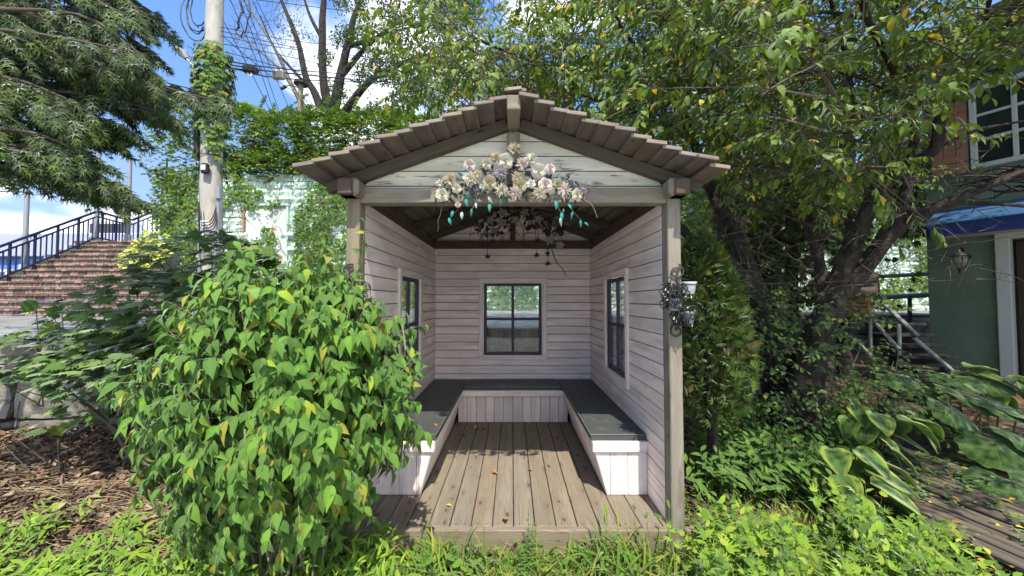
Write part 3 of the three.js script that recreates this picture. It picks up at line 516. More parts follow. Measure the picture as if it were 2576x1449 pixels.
// broad leafy bush in front of the shelter's left post
{
  reseed(801);
  const t = thing('leafy_bush', 'dense bush with pointed drooping green leaves hiding the left side of the shelter', 'bush');
  const C = V(-1.25, 1.04, .32), R = V(.64, .74, .44);
  const g = [leafGeo(1, .42, { seg: 7, fold: .4, droop: .35, widest: .34, tip: 1.35, wave: .012 }), leafGeo(1, .38, { seg: 7, fold: .25, droop: .6, widest: .32, tip: 1.4, wave: .015 }), leafGeo(1, .44, { seg: 7, fold: .6, droop: .15, widest: .36, tip: 1.3, wave: .01 }), leafGeo(1, .38, { seg: 7, fold: .9, droop: .5, widest: .34, tip: 1.4, wave: .02 })];
  const lv = new Leaves(g, [[.085, .185, .07], [.105, .215, .07], [.075, .165, .075], [.125, .245, .06], [.095, .20, .075], [.22, .30, .05], [.07, .15, .055], [.085, .185, .055], [.075, .165, .06], [.10, .21, .055], [.125, .245, .06], [.07, .155, .055], [.085, .185, .055], [.075, .165, .06], [.10, .21, .055], [.085, .185, .055], [.10, .21, .055], [.075, .165, .06], [.26, .25, .07]], { trans: .34, coat: .35 }), tw = [], st = [];
  for (let i = 0; i < 1800; i++) {
    const n = rdir(); if (n.y < -.86 || fbm(n.x * 2.6 + 11, n.y * 2.6 + n.z * 2, 67, 3) < .36) continue; const k = rr(.60, 1.04) * (1 + .14 * Math.sin(n.x * 7 + n.y * 5 + 1) * Math.sin(n.z * 6 - n.y * 4)); if (n.x > .55 && n.y < -.2) { if (rnd() < .35) continue; }
    const p = C.clone().add(V(n.x * R.x * k * (n.y < 0 ? 1 - .25 * n.y * n.y : 1), n.y * R.y * k, n.z * R.z * k)); if (inShelter(p) || p.y < .12) continue;
    const dir = n.clone().multiplyScalar(.7).add(V(rr(-.4, .4), rr(.0, .7) - (n.y < 0 ? .5 : 0), rr(-.4, .4)));
    p.addScaledVector(dir, -.12); spray(lv, tw, p, dir, rr(.16, .26), 5, { down: 1.0, spread: .6, size: .122, sizeVar: .55, pair: true, face: n.clone().add(V(0, .45, .35)).normalize(), droop: .6, r: .0022 });
  }
  for (let i = 0; i < 26; i++) { const a = rr(0, 6.28), k = Math.sqrt(rnd()); const e = C.clone().add(V(Math.cos(a) * R.x * .8 * k, rr(.2, .62), Math.sin(a) * R.z * .8 * k)); if (inShelter(e)) continue; const b = V(C.x + rr(-.16, .16), H(C.x, C.z) - .02, C.z + rr(-.14, .14)); part('stem', tube([b, b.clone().lerp(e, .5).add(V(0, -.06, 0)), e], [.009, .004], 5, 6), pick([M.twigPale, M.twig]), t); }
  // shoots standing above the outline
  for (const [x, y, d, x2, y2] of [[905, 720, 2.3, 918, 560], [735, 760, 2.2, 742, 668], [610, 800, 2.1, 585, 738], [850, 770, 2.15, 900, 690], [990, 960, 2.0, 1045, 890], [1000, 1000, 1.95, 1062, 925]]) spray(lv, tw, W(x, y, d), W(x2, y2, d).sub(W(x, y, d)), W(x2, y2, d).distanceTo(W(x, y, d)), 6, { down: .2, spread: .9, size: .085, pair: true, droop: .05, face: V(0, .5, 1).normalize(), avoid: null, r: .003 });
  // cut bare canes
  for (const [x, y, d, x2, y2] of [[1090 / 1.0 - 70, 880, 2.05, 1012, 815], [560, 860, 1.95, 545, 800], [600, 900, 1.9, 640, 830], [860, 840, 2.0, 880, 780], [700, 860, 1.85, 716, 802], [480, 990, 1.85, 470, 925]]) part('stem', tube([W(x, y, d), W(x2, y2, d)], [.005, .0045], 5, 2), M.twigPale, t);
  part('twigs', merge(tw), M.twigPale, t).userData.kind = 'stuff'; lv.build(t, 'leaf', 300);
}
// hydrangea-like shrub with broad lobed leaves, left
{
  reseed(901);
  const t = thing('broad_leaved_shrub', 'shrub with broad jagged leaves in front of the stone wall on the left', 'shrub');
  const mk = (dr, cup) => { const l = []; for (const [a, q] of [[-125, .6], [-85, .8], [-45, .92], [0, 1.08], [45, .92], [85, .8], [125, .6]]) l.push([a, q]); return lobeGeo(l, .72, 1, { droop: dr, cup, base: .3, sub: 9 }); };
  const lv = new Leaves([mk(.1, .06), mk(.3, .1), mk(.2, -.02)], [[.06, .135, .03], [.05, .115, .03], [.085, .175, .035], [.045, .10, .03], [.14, .22, .035]], { trans: .45, coat: .12 }), tw = [];
  const lumps = [[520, 665, 3.3, .55, .30, .35, 230], [620, 690, 3.2, .36, .26, .3, 130], [560, 760, 3.1, .5, .3, .3, 120], [400, 770, 3.2, .62, .34, .4, 230], [800, 840, 3.4, .3, .4, .3, 60], [250, 790, 3.4, .5, .2, .3, 60], [140, 880, 3.15, .7, .2, .36, 150], [270, 930, 2.95, .5, .22, .3, 130], [40, 930, 3.0, .4, .12, .26, 40], [340, 900, 3.0, .4, .36, .36, 110], [150, 1050, 3.1, .4, .10, .2, 22], [420, 900, 3.2, .45, .4, .3, 110]];
  for (const [x, y, d, a, b, c, n] of lumps) { const P = W(x, y, d); for (let i = 0; i < n; i++) { const q = rdir(); const k = Math.cbrt(rr(.35, 1)); const p = P.clone().add(V(q.x * a * k, q.y * b * k, q.z * c * k)); const out = V(q.x, q.y * .5 + .3, q.z + .5).normalize(); lv.add(p, V(q.x + rr(-.6, .6), rr(-.55, .1), q.z + .5 + rr(-.5, .5)), V(rr(-.4, .4), 1, rr(.1, .8)), rr(.06, .105)); } }
  for (const [x, y] of [[90, 775], [155, 790], [500, 600], [560, 598], [530, 620], [690, 690], [650, 650]]) { const p = W(x, y, 3.1); lv.add(p, V(rr(-.3, .3), .3, .5), V(0, .6, 1), .085); tw.push(tube([p, p.clone().add(V(.01, -.35, -.03))], [.004, .005], 4, 2)); }
  const base = V(-2.95, H(-2.95, -.75), -.75); for (const [x, y, d] of [[520, 760, 3.35], [420, 860, 3.2], [270, 850, 3.2], [140, 960, 3.1], [350, 980, 3.0], [200, 1010, 3.0], [600, 760, 3.2], [310, 860, 3.4]]) part('stem', tube([base.clone().add(V(rr(-.12, .12), 0, rr(-.1, .1))), base.clone().lerp(W(x, y, d), .5).add(V(rr(-.06, .06), .05, 0)), W(x, y, d)], [.018, .008], 6, 8), M.twig, t);
  for (let i = 0; i < 70; i++) { const l = pick(lumps), p = W(l[0], l[1], l[2]); tw.push(tube([p.clone().add(V(rr(-.4, .4), rr(-.2, .1), rr(-.3, .3))), p.clone().add(V(rr(-.1, .1), -.45, rr(-.1, .1)))], [.003, .006], 4, 2)); }
  part('twigs', merge(tw), M.twig, t).userData.kind = 'stuff'; lv.build(t, 'leaf', 300);
  // curled dead leaves hanging in it
  const dl = leafGeo(.14, .07, { seg: 4, fold: .9, droop: .8 }); for (let i = 0; i < 9; i++) { const o = part('withered_leaf', dl, mat(lin(.16, .10, .06), .9, { side: THREE.DoubleSide }), t); at(o, ...W(rr(320, 350), rr(930, 1060), 2.9).toArray(), rr(.6, 1.4), rr(0, 6), rr(-.5, .5)); }
}
// cherry trees, right
const cherryLeaf = [leafGeo(1, .44, { seg: 5, fold: .28, droop: .3, widest: .5, tip: .85 }), leafGeo(1, .40, { seg: 5, fold: .15, droop: .55, widest: .5, tip: .85 }), leafGeo(1, .46, { seg: 5, fold: .4, droop: .1, widest: .52, tip: .85 })];
const cherryTone = [...[0, 1, 2].flatMap(() => [[.105, .17, .02], [.08, .14, .022], [.13, .20, .026], [.065, .12, .02], [.16, .225, .03], [.10, .165, .02], [.13, .19, .026]]), [.50, .34, .05]];
{
  reseed(1001);
  const A = thing('cherry_tree', 'cherry tree with sawn off trunk leaning out behind the right post', 'tree', 'cherry trees right of the shelter');
  limb(A, 'trunk', [[1985, 1060, 4.4], [1960, 930, 4.35], [1935, 830, 4.3], [1908, 745, 4.25]], [.25, .2, .175, .15]);
  limb(A, 'stump', [[1930, 840, 4.25], [1950, 795, 4.2], [1957, 768, 4.18]], [.13, .12, .115]); at(part('sawn_face', new THREE.CylinderGeometry(.1, .115, .03, 12), M.beam[2], A), ...W(1957, 768, 4.18).toArray(), .2, 0, -.3);
  const lA = limb(A, 'limb', [[1908, 755, 4.25], [1872, 650, 4.3], [1841, 573, 4.35], [1809, 515, 4.4], [1778, 450, 4.5], [1740, 340, 4.6], [1690, 230, 4.6], [1600, 130, 4.5]], [.12, .095, .08, .075, .065, .05, .035, .015]);
  limb(A, 'limb', [[1905, 760, 4.25], [1850, 680, 4.2], [1800, 640, 4.15], [1750, 605, 4.1], [1700, 560, 4.2], [1660, 480, 4.5]], [.12, .085, .075, .06, .04, .03]);
  limb(A, 'limb', [[1690, 230, 4.6], [1560, 180, 4.7], [1400, 170, 4.8], [1250, 120, 4.8], [1120, 60, 4.7]], [.04, .03, .025, .018, .008]); limb(A, 'limb', [[1740, 340, 4.6], [1560, 270, 4.9], [1380, 220, 5.2], [1220, 210, 5.3], [1080, 180, 5.2]], [.04, .03, .022, .015, .006]); limb(A, 'limb', [[1640, 170, 4.55], [1560, 60, 4.4], [1500, -60, 4.2]], [.03, .02, .01]);
  const B = thing('cherry_tree', 'big dark barked cherry tree with many limbs in front of the green house', 'tree', 'cherry trees right of the shelter');
  limb(B, 'trunk', [[2000, 1090, 4.0], [2030, 960, 4.0], [2055, 850, 4.0], [2085, 780, 4.0], [2105, 705, 4.0]], [.20, .155, .145, .14, .12], M.bark, 12, .22);
  const limbs = [
    [[[2085, 750, 4.0], [2068, 690, 4.05], [2054, 626, 4.1], [2040, 560, 4.15], [2055, 500, 4.2], [2095, 400, 4.2], [2140, 300, 4.1], [2130, 150, 4.0], [2090, 0, 3.9]], [.11, .09, .085, .08, .07, .06, .05, .04, .025]],
    [[[2110, 710, 4.0], [2150, 610, 3.95], [2214, 480, 3.85], [2284, 417, 3.7], [2344, 383, 3.6], [2362, 300, 3.5], [2277, 227, 3.3], [2243, 160, 3.2], [2213, 97, 3.1], [2184, 47, 3.0], [2160, -20, 2.9]], [.15, .12, .1, .085, .075, .06, .05, .046, .042, .038, .03]],
    [[[2360, 305, 3.5], [2400, 247, 3.4], [2450, 200, 3.3], [2517, 173, 3.2], [2590, 125, 3.1], [2700, 40, 3.0]], [.055, .05, .042, .036, .03, .02]],
    [[[2120, 740, 4.0], [2184, 670, 3.85], [2264, 570, 3.7], [2350, 523, 3.55], [2450, 483, 3.4], [2600, 420, 3.3]], [.13, .1, .085, .07, .055, .04]],
    [[[2150, 700, 4.0], [2205, 620, 4.1], [2264, 526, 4.2], [2290, 440, 4.2], [2300, 320, 4.1], [2283, 217, 4.0], [2267, 100, 3.9], [2257, -20, 3.8]], [.12, .095, .08, .07, .065, .06, .055, .045]],
    [[[2214, 97, 3.1], [2120, 100, 3.05], [2040, 105, 3.0], [1940, 120, 2.95], [1860, 170, 2.9]], [.025, .02, .015, .012, .006]],
    [[[2184, 47, 3.0], [2080, 30, 2.9], [1960, 40, 2.8], [1830, 60, 2.75]], [.025, .018, .012, .006]],
    [[[2120, 610, 4.0], [2020, 560, 3.9], [1900, 520, 3.8], [1800, 470, 3.75], [1760, 420, 3.8]], [.03, .022, .016, .012, .006]],
    [[[2140, 560, 4.0], [2060, 520, 3.9], [1930, 500, 3.85], [1850, 460, 3.8]], [.025, .018, .012, .006]],
    [[[2270, 250, 3.35], [2180, 200, 3.3], [2080, 180, 3.3], [1960, 200, 3.3], [1850, 260, 3.3]], [.03, .022, .015, .01, .006]],
    [[[2300, 330, 4.1], [2200, 300, 4.3], [2050, 260, 4.5], [1900, 250, 4.6], [1750, 200, 4.7]], [.045, .035, .025, .018, .01]],
    [[[2450, 200, 3.3], [2470, 100, 3.2], [2490, 0, 3.1]], [.03, .025, .02]], [[[2344, 383, 3.6], [2450, 330, 3.6], [2600, 300, 3.6]], [.03, .02, .015]], [[[2350, 523, 3.55], [2450, 510, 3.5], [2600, 520, 3.4]], [.035, .03, .02]]];
  for (const [p, r] of limbs) limb(B, 'limb', p, r.map(q => q * .7), M.bark, 9, .18);
  const LA = new Leaves(cherryLeaf, cherryTone, { trans: .45, coat: .3 }), LB = new Leaves(cherryLeaf, cherryTone, { trans: .45, coat: .3 }), tA = [], tB = [];
  const fill = (L, T, x0, x1, y0, y1, d0, d1, n, keepf) => { for (let i = 0; i < n; i++) { const x = rr(x0, x1), y = rr(y0, y1), d = rr(d0, d1); if (keepf && !keepf(x, y, d)) continue; const p0 = W(x, y, d); if (inShelter(p0)) continue; const bd = V(rr(-1.2, .4), rr(-.4, .5), rr(-.7, .8)).normalize(), bl = rr(.5, .95), e0 = p0.clone().addScaledVector(bd, bl).add(V(0, -.08, 0)); if (inShelter(e0)) continue; T.push(tube([p0.clone().addScaledVector(bd, -.35).add(V(0, -.04, 0)), p0, e0], [.009, .003], 4, 5)); const ns = 6; for (let q = 0; q < ns; q++) { const p = p0.clone().lerp(e0, (q + .3) / ns); const dir = bd.clone().multiplyScalar(.7).add(V(rr(-.7, .7), rr(-.5, .5), rr(-.7, .7))); spray(L, T, p, dir, rr(.16, .34), 8, { down: .42, spread: .75, size: .115, sizeVar: .5, face: V(rr(-.3, .3), 1, rr(0, .5)).normalize(), droop: .5, r: .0025 }); } } };
  const edge = (x, y) => { // thin the left fringe, leave the blue gap near the top centre
    const e = fbm(x / 70, y / 70, 19, 3); if (y < 105 && x > 1140 && x < 1340) return false; if (x < 1010 + y * .35 - 60 * (e - .5)) return false; if (x < 1250) return e > .38; return e > .30; };
  fill(LA, tA, 1000, 1750, -90, 330, 3.5, 6.4, 560, edge);
  fill(LB, tB, 1700, 2680, -160, 340, 2.4, 5.2, 560, (x, y, d) => fbm(x / 90, y / 90, 23, 3) > .36 && !(x > 2340 && y > 130) && !(d < 2.9 && (x - 2250) ** 2 / 160 ** 2 + (y - 230) ** 2 / 160 ** 2 < 1));
  fill(LB, tB, 1750, 2330, 280, 480, 4.2, 5.6, 90, (x, y) => fbm(x / 90, y / 90, 27, 3) > .42);
  fill(LB, tB, 1850, 2330, 230, 470, 2.7, 3.8, 60, (x, y) => fbm(x / 70, y / 70, 29, 3) > .46);
  fill(LA, tA, 1700, 1900, 300, 420, 4.6, 5.4, 10);
  // crown above the frame, over the right hand side of the garden
  for (let i = 0; i < 4600; i++) { const p = V(rr(1.7, 7.0), 0, rr(-2.6, 1.4)); p.y = 1.85 + .82 * (2.4 - p.z) + rr(0, 1.7); if (p.x < 2.5 && p.z > -.6 || fbm(p.x * 1.4, p.z * 1.4, 41, 3) < .40) continue; spray(LB, tB, p, V(rr(-1, 1), rr(-.3, .4), rr(-1, 1)), rr(.25, .4), 8, { down: .7, size: .095, droop: .4, r: .0025, face: V(0, 1, .2) }); }
  // bare twigs
  for (let i = 0; i < 330; i++) { let p = W(rr(1730, 2480), rr(300, 720), rr(3.5, 4.7)); if (inShelter(p)) continue; const d = V(rr(-1, 1), rr(-.5, .5), rr(-.5, .5)).normalize(), l = rr(.15, .5); const m = p.clone().addScaledVector(d, l * .5).add(V(rr(-.05, .05), rr(-.05, .05), 0)), e = m.clone().addScaledVector(d, l * .5).add(V(rr(-.08, .08), rr(-.08, .08), 0)); tB.push(tube([p, m, e], [.005, .0015], 4, 4)); if (rnd() < .6) tB.push(tube([m, m.clone().add(V(rr(-.2, .2), rr(-.15, .15), rr(-.1, .1)))], [.003, .001], 3, 2)); }
  part('twigs', merge(tA), M.twig, A).userData.kind = 'stuff'; part('twigs', merge(tB), M.twig, B).userData.kind = 'stuff'; LA.build(A, 'leaf', 300); LB.build(B, 'leaf', 300);
}
// conifers
const frond = [0, 1].map(k => lobeGeo([[-62, .5], [-42, .72], [-22, .85], [0, 1], [22, .85], [42, .72], [62, .5]], .36, 1, { droop: .25 + k * .35, base: .05 }));
{
  reseed(1101);
  const t = thing('thuja_shrub', 'feathery green thuja growing tight against the right post', 'shrub');
  const lv = new Leaves(frond, [[.07, .135, .02], [.055, .11, .018], [.10, .175, .025], [.10, .075, .03], [.045, .09, .02], [.085, .15, .02]], { trans: .3, coat: .1 });
  limb(t, 'trunk', [V(1.72, .0, -.8), V(1.7, 1.0, -.85), V(1.68, 2.0, -.9)], [.05, .035, .012]);
  for (let i = 0; i < 4200; i++) { const y = rr(.62, 2.2), f = (y - .62) / 1.58, r = .36 * Math.sqrt(Math.max(.02, Math.sin(Math.PI * Math.min(1, .25 + f * .78)))) * rr(.55, 1.05), a = rr(0, 6.28); const p = V(1.70 + Math.cos(a) * r * .9, y, -.95 + Math.sin(a) * r * 1.3); if (p.x < 1.17) continue; lv.add(p, V(Math.cos(a) + rr(-.6, .6), rr(.0, 1.3), Math.sin(a) + rr(-.6, .6)), rdir(), rr(.05, .09)); }
  lv.build(t, 'spray', 120, 'foliage');
  const u = thing('conifer_tree', 'tall dark browning conifer behind the cherry limbs', 'tree');
  const lb = new Leaves(frond, [[.022, .04, .012], [.03, .055, .015], [.055, .04, .02], [.04, .035, .016], [.02, .035, .014]], { trans: .2, coat: 0 });
  limb(u, 'trunk', [V(3.9, .2, -4.3), V(3.9, 2.5, -4.4), V(3.8, 6, -4.5)], [.16, .12, .05]);
  limb(u, 'trunk', [V(5.4, .2, -4.8), V(5.5, 2.5, -4.9), V(5.5, 5.5, -5)], [.13, .1, .05]);
  for (let i = 0; i < 6500; i++) { const x = rr(1800, 2330), y = rr(330, 770), d = rr(6.0, 7.8); if (fbm(x / 45, y / 60, 51, 3) < .40) continue; if (x > 2180 && y > 590 && rnd() < .96) continue; if (x < 1890 && rnd() < .55) continue; const p = W(x, y, d); lb.add(p, V(rr(-.7, .7), rr(-1, .1), rr(-.2, .8)), V(rr(-.5, .5), .6, 1), rr(.09, .2)); }
  lb.build(u, 'spray', 0, 'foliage');
}
// ivy on the mint wall, pole and hedge above
const ivyGeo = [0, 1].map(k => lobeGeo([[-95, .7], [-45, .85], [0, 1], [45, .85], [95, .7]], .55, 1, { droop: .15 + .2 * k, cup: .05 }));
const ivyTone = [[.055, .125, .03], [.075, .155, .03], [.095, .185, .03], [.045, .10, .03], [.14, .21, .035], ...[0, 1, 2].flatMap(() => [[.065, .14, .03], [.085, .17, .03], [.11, .20, .03], [.05, .11, .03], [.15, .22, .035], [.10, .185, .03]]), [.28, .19, .03]];
{
  reseed(1201);
  const t = thing('wall_ivy', 'ivy creeping over the mint block wall', 'ivy'); const lv = new Leaves(ivyGeo, ivyTone, { trans: .35, coat: .2 });
  const zf = 2.4 - MD + .09;
  for (let i = 0; i < 36000; i++) {
    const x = rr(MX0 - .25, 14), y = rr(1.2, 5.9); let m = fbm(x * .9 + 5, y * .9, 61, 4); const px = 1288 + x / MD * F;
    let k = .52; if (y > 4.6) k = .36; if (px < 500) k = .28 + (y < 2.6 ? .1 : 0); else if (px < 745) k = y > 4.5 ? .42 : .66; else if (px < 900) k = .38; else if (px > 1700) k = .22; else k = y < 2.9 ? .5 : 2; if (x > 9 && x < 13.4 && y < 3.4) k = .62;
    if (k > 1 || m < k) continue;
    lv.add(V(x, y, zf + rr(0, .16)), V(rr(-.7, .7), -1, rr(0, .3)), V(rr(-.4, .4), rr(0, .7), 1), rr(.05, .09));
  }
  lv.build(t, 'leaf', 300); const tw = []; for (let i = 0; i < 90; i++) { const x = rr(MX0, -4.4), y = rr(2.6, 5.4); let p = V(x, y, zf - .02); const pts = [p]; for (let j = 0; j < 4; j++) { p = p.clone().add(V(rr(-.3, .3), rr(-.5, -.1), 0)); pts.push(p); } tw.push(tube(pts, [.009, .004], 4, 6)); } part('vine_stems', merge(tw), M.twig, t).userData.kind = 'stuff';
}
function hedge(name, label, lumps, n, geos, tones, size, sprigs) {
  const t = thing(name, label, 'hedge', null); const lv = new Leaves(geos, tones, { trans: .35, coat: .15 }), tw = [];
  for (const [x, y, d, a, b, c] of lumps) { const P = W(x, y, d); const m = Math.round(n * a * b); for (let i = 0; i < m; i++) { const q = rdir(), k = Math.cbrt(rr(.45, 1.15)) * (1 + .25 * (fbm(q.x * 3 + x, q.y * 3, 71, 3) - .5)); lv.add(P.clone().add(V(q.x * a * k, q.y * b * k, q.z * c * k)), V(q.x + rr(-.6, .6), q.y * .5 + rr(-.4, .6), q.z + rr(-.5, .5)), V(rr(-.6, .6), 1, rr(0, .9)), size * rr(.6, 1.2)); } tw.push(tube([P.clone().add(V(0, -b, 0)), P], [.05, .02], 5, 2)); }
  for (const [x, y, x2, y2, d] of sprigs) spray(lv, tw, W(x, y, d), W(x2, y2, d).sub(W(x, y, d)), W(x, y, d).distanceTo(W(x2, y2, d)), 16, { down: -.1, spread: .7, size: size * .8, droop: .1, r: .012, avoid: null });
  part('stems', merge(tw), M.twig, t); lv.build(t, 'leaf', 0);
}
{
  reseed(1301); const hg = [0, 1, 2].map(k => merge([0, 1, 2, 3, 4].map(j => { const g = leafGeo(1, .5, { seg: 2, fold: .3, droop: .3 }); g.applyMatrix4(pose(V(0, 0, 0), V(Math.sin(j * 1.26 + k), .4 - .1 * j, Math.cos(j * 1.26 + k)), UP, .8 + .08 * j)); return g; })));
  hedge('hedge', 'shaggy green hedge on top of the block wall', [[610, 350, 12.6, 1.2, 1.15, .9], [720, 365, 12.6, 1.3, 1.15, .9], [830, 355, 12.6, 1.3, 1.1, .9], [930, 350, 12.8, 1.2, 1.0, .8], [1030, 350, 12.8, 1.2, .9, .8], [680, 420, 12.2, 1.6, .6, .5], [850, 420, 12.2, 1.5, .6, .5]], 900, hg, [[.085, .16, .022], [.11, .19, .025], [.14, .22, .03], [.065, .13, .025], [.19, .25, .025]], .15, [[640, 300, 668, 240, 12.6], [700, 290, 775, 232, 12.6], [740, 290, 760, 255, 12.6], [800, 290, 830, 240, 12.6], [600, 290, 590, 250, 12.6], [880, 300, 900, 245, 12.6], [920, 300, 960, 250, 12.8], [975, 310, 990, 262, 12.8], [840, 290, 855, 250, 12.6], [690, 300, 690, 262, 12.6]]);
  hedge('ivy_mound', 'mound of ivy and creeper left of the utility pole', [[450, 315, 12.2, .8, .8, .6], [420, 400, 12.1, .75, .9, .5], [470, 420, 12.0, .7, .9, .5], [425, 500, 11.9, .5, .7, .4], [440, 330, 12.0, .9, .5, .5]], 520, ivyGeo, ivyTone, .1, [[380, 370, 368, 340, 12.1], [420, 290, 430, 270, 12.1]]);
  hedge('flowering_shrub', 'shrub with cream flower heads beside the top of the brick stairs', [[370, 640, 10.2, .45, .42, .35], [345, 655, 10.0, .4, .25, .3], [392, 615, 10.4, .35, .4, .3]], 900, [lobeGeo([[-60, .8], [0, 1], [60, .8]], .7, 1, { droop: .2 })], [[.09, .16, .035], [.55, .56, .30], [.62, .62, .40], [.12, .2, .05], [.5, .52, .25]], .1, []);
}
// zelkova and bare tree on the bank
{
  reseed(1401); const t = thing('zelkova_tree', 'tall dark tree with several bare trunks above the hedge', 'tree');
  const D = 17; for (const [p, r] of [[[[830, 320], [830, 270], [817, 231], [811, 62], [817, -30]], [.32, .28, .2, .16, .1]], [[[836, 290], [858, 185], [876, 108], [895, 31], [930, -40]], [.26, .2, .16, .12, .08]], [[[811, 285], [790, 230], [771, 198], [750, 108], [703, -10]], [.2, .17, .15, .12, .07]], [[[860, 290], [930, 205], [1010, 160], [1100, 130]], [.2, .14, .1, .05]], [[[850, 200], [930, 110], [1020, 40]], [.15, .1, .05]], [[[812, 100], [780, 40], [760, -20]], [.1, .07, .04]], [[[870, 120], [960, 90], [1060, 60]], [.1, .07, .03]], [[[790, 230], [740, 180], [690, 120], [655, 40]], [.09, .06, .04, .02]]]) limb(t, 'limb', p.map(([x, y]) => [x, y, D]), r, M.bark, 8, .1);
  const cg = [0, 1].map(k => merge(Array.from({ length: 9 }, (_, j) => { const g = leafGeo(1, .42, { seg: 2, fold: .2, droop: .3 }); g.applyMatrix4(pose(rdir().multiplyScalar(.9), V(rr(-1, 1), rr(-1, .3), rr(-1, 1)), rdir(), .55)); return g; })));
  const lv = new Leaves(cg, [[.02, .05, .014], [.03, .065, .018], [.045, .085, .022], [.02, .045, .018]], { trans: .3, coat: .1 });
  for (let i = 0; i < 5200; i++) { const x = rr(760, 1210), y = rr(-90, 310), q = (x - 1010) / 215, w = (y - 90) / 235; if (q * q + w * w > 1.05) continue; if (fbm(x / 48, y / 48, 81, 3) < (x < 900 ? .62 : .47)) continue; lv.add(W(x, y, rr(15.5, 19)), rdir(), rdir(), rr(.2, .34)); }
  for (let i = 0; i < 500; i++) { const x = rr(700, 900), y = rr(0, 260); if (fbm(x / 30, y / 30, 83, 3) < .62) continue; lv.add(W(x, y, rr(16, 18)), rdir(), rdir(), .2); }
  lv.build(t, 'leaf', 0);
  const b = thing('bare_tree', 'leafless grey tree with fine twigs left of the dark tree', 'tree'); const tw = [];
  limb(b, 'trunk', [[790, 300, 15.5], [745, 235, 15.5], [690, 120, 15.5], [640, 40, 15.5], [600, -20, 15.5]], [.12, .09, .06, .045, .03], M.barkGrey, 7); limb(b, 'limb', [[745, 235, 15.5], [700, 170, 15.5], [610, 95, 15.5], [575, 60, 15.5]], [.06, .045, .03, .01], M.barkGrey, 6);
  for (let i = 0; i < 110; i++) { const p = W(rr(590, 760), rr(10, 200), 15.5); tw.push(tube([p, p.clone().add(V(rr(-.3, .3), rr(.1, .5), rr(-.3, .3))), p.clone().add(V(rr(-.6, .6), rr(.3, .9), rr(-.4, .4)))], [.012, .004], 3, 3)); } part('twigs', merge(tw), M.barkGrey, b).userData.kind = 'stuff';
}
// ---------- undergrowth ----------
function gp(px, py) { // ground point seen at a bearing: march until the terrain is met
  let d = 1.2; for (let i = 0; i < 400; i++) { const p = W(px, py, d); if (p.y <= H(p.x, p.z)) return p; d += .02; } return W(px, py, d);
}
{
  reseed(1501);
  const lg = [leafGeo(1, .62, { seg: 4, fold: .3, droop: .2, widest: .45 }), leafGeo(1, .7, { seg: 4, fold: .2, droop: .4, widest: .5 })];
  const t = thing('evergreen_shrub', 'low dark shrub with oval glossy leaves around the cherry trunks', 'shrub'); const lv = new Leaves(lg, [[.03, .07, .025], [.045, .095, .03], [.06, .12, .04], [.035, .075, .03], [.10, .15, .045]], { trans: .25, coat: .5 }), tw = [];
  for (let i = 0; i < 1150; i++) { const x = rr(1740, 2400), y = rr(720, 1090), d = rr(3.35, 5.2); if (fbm(x / 60, y / 60, 91, 3) < .4) continue; if (x > 2190 && y < 870 + (x - 2190) * .35) continue; if (x < 1850 && y < 860) continue; const p = W(x, y, d); if (inShelter(p) || p.y < .1) continue; spray(lv, tw, p, V(rr(-1, 1), rr(-.2, .8), rr(-.2, 1)), rr(.18, .35), 7, { down: .35, size: .066, spread: .9, r: .0025, face: V(rr(-.3, .3), 1, .5).normalize() }); }
  for (let i = 0; i < 44; i++) { const b = gp(rr(1760, 2230), rr(1030, 1090)); const e = b.clone().add(V(rr(-.4, .4), rr(.4, 1.0), rr(-.4, .2))); part('stem', tube([b, b.clone().lerp(e, .5).add(V(rr(-.1, .1), 0, rr(-.1, .1))), e], [.008, .003], 5, 6), pick([M.twig, M.barkGrey]), t); }
  part('twigs', merge(tw), M.twig, t).userData.kind = 'stuff'; lv.build(t, 'leaf', 220);
  // lance leaved ground plants right of the deck
  const u = thing('lily_clump', 'clump of arching stems with glossy lance shaped leaves right of the deck', 'plant'); const l2 = new Leaves([leafGeo(1, .36, { seg: 4, fold: .3, droop: .35, widest: .42 }), leafGeo(1, .4, { seg: 4, fold: .2, droop: .15, widest: .42 })], [[.055, .125, .03], [.07, .15, .035], [.095, .185, .035], [.06, .13, .045]], { trans: .35, coat: .5 }), t2 = [];
  for (let i = 0; i < 250; i++) { const b = gp(rr(1745, 2160), rr(1070, 1290)); b.y -= .02; const h = rr(.22, .42); spray(l2, t2, b.clone().add(V(0, h * .3, 0)), V(rr(-.5, .5), 1, rr(-.2, .6)), h, 10, { down: .05, spread: 1, size: .115, droop: .9, r: .003, face: V(0, .9, .5).normalize() }); t2.push(tube([b, b.clone().add(V(0, h * .3 + .01, 0))], [.003, .003], 4, 1)); }
  part('stems', merge(t2), M.stem, u); l2.build(u, 'leaf', 250);
}
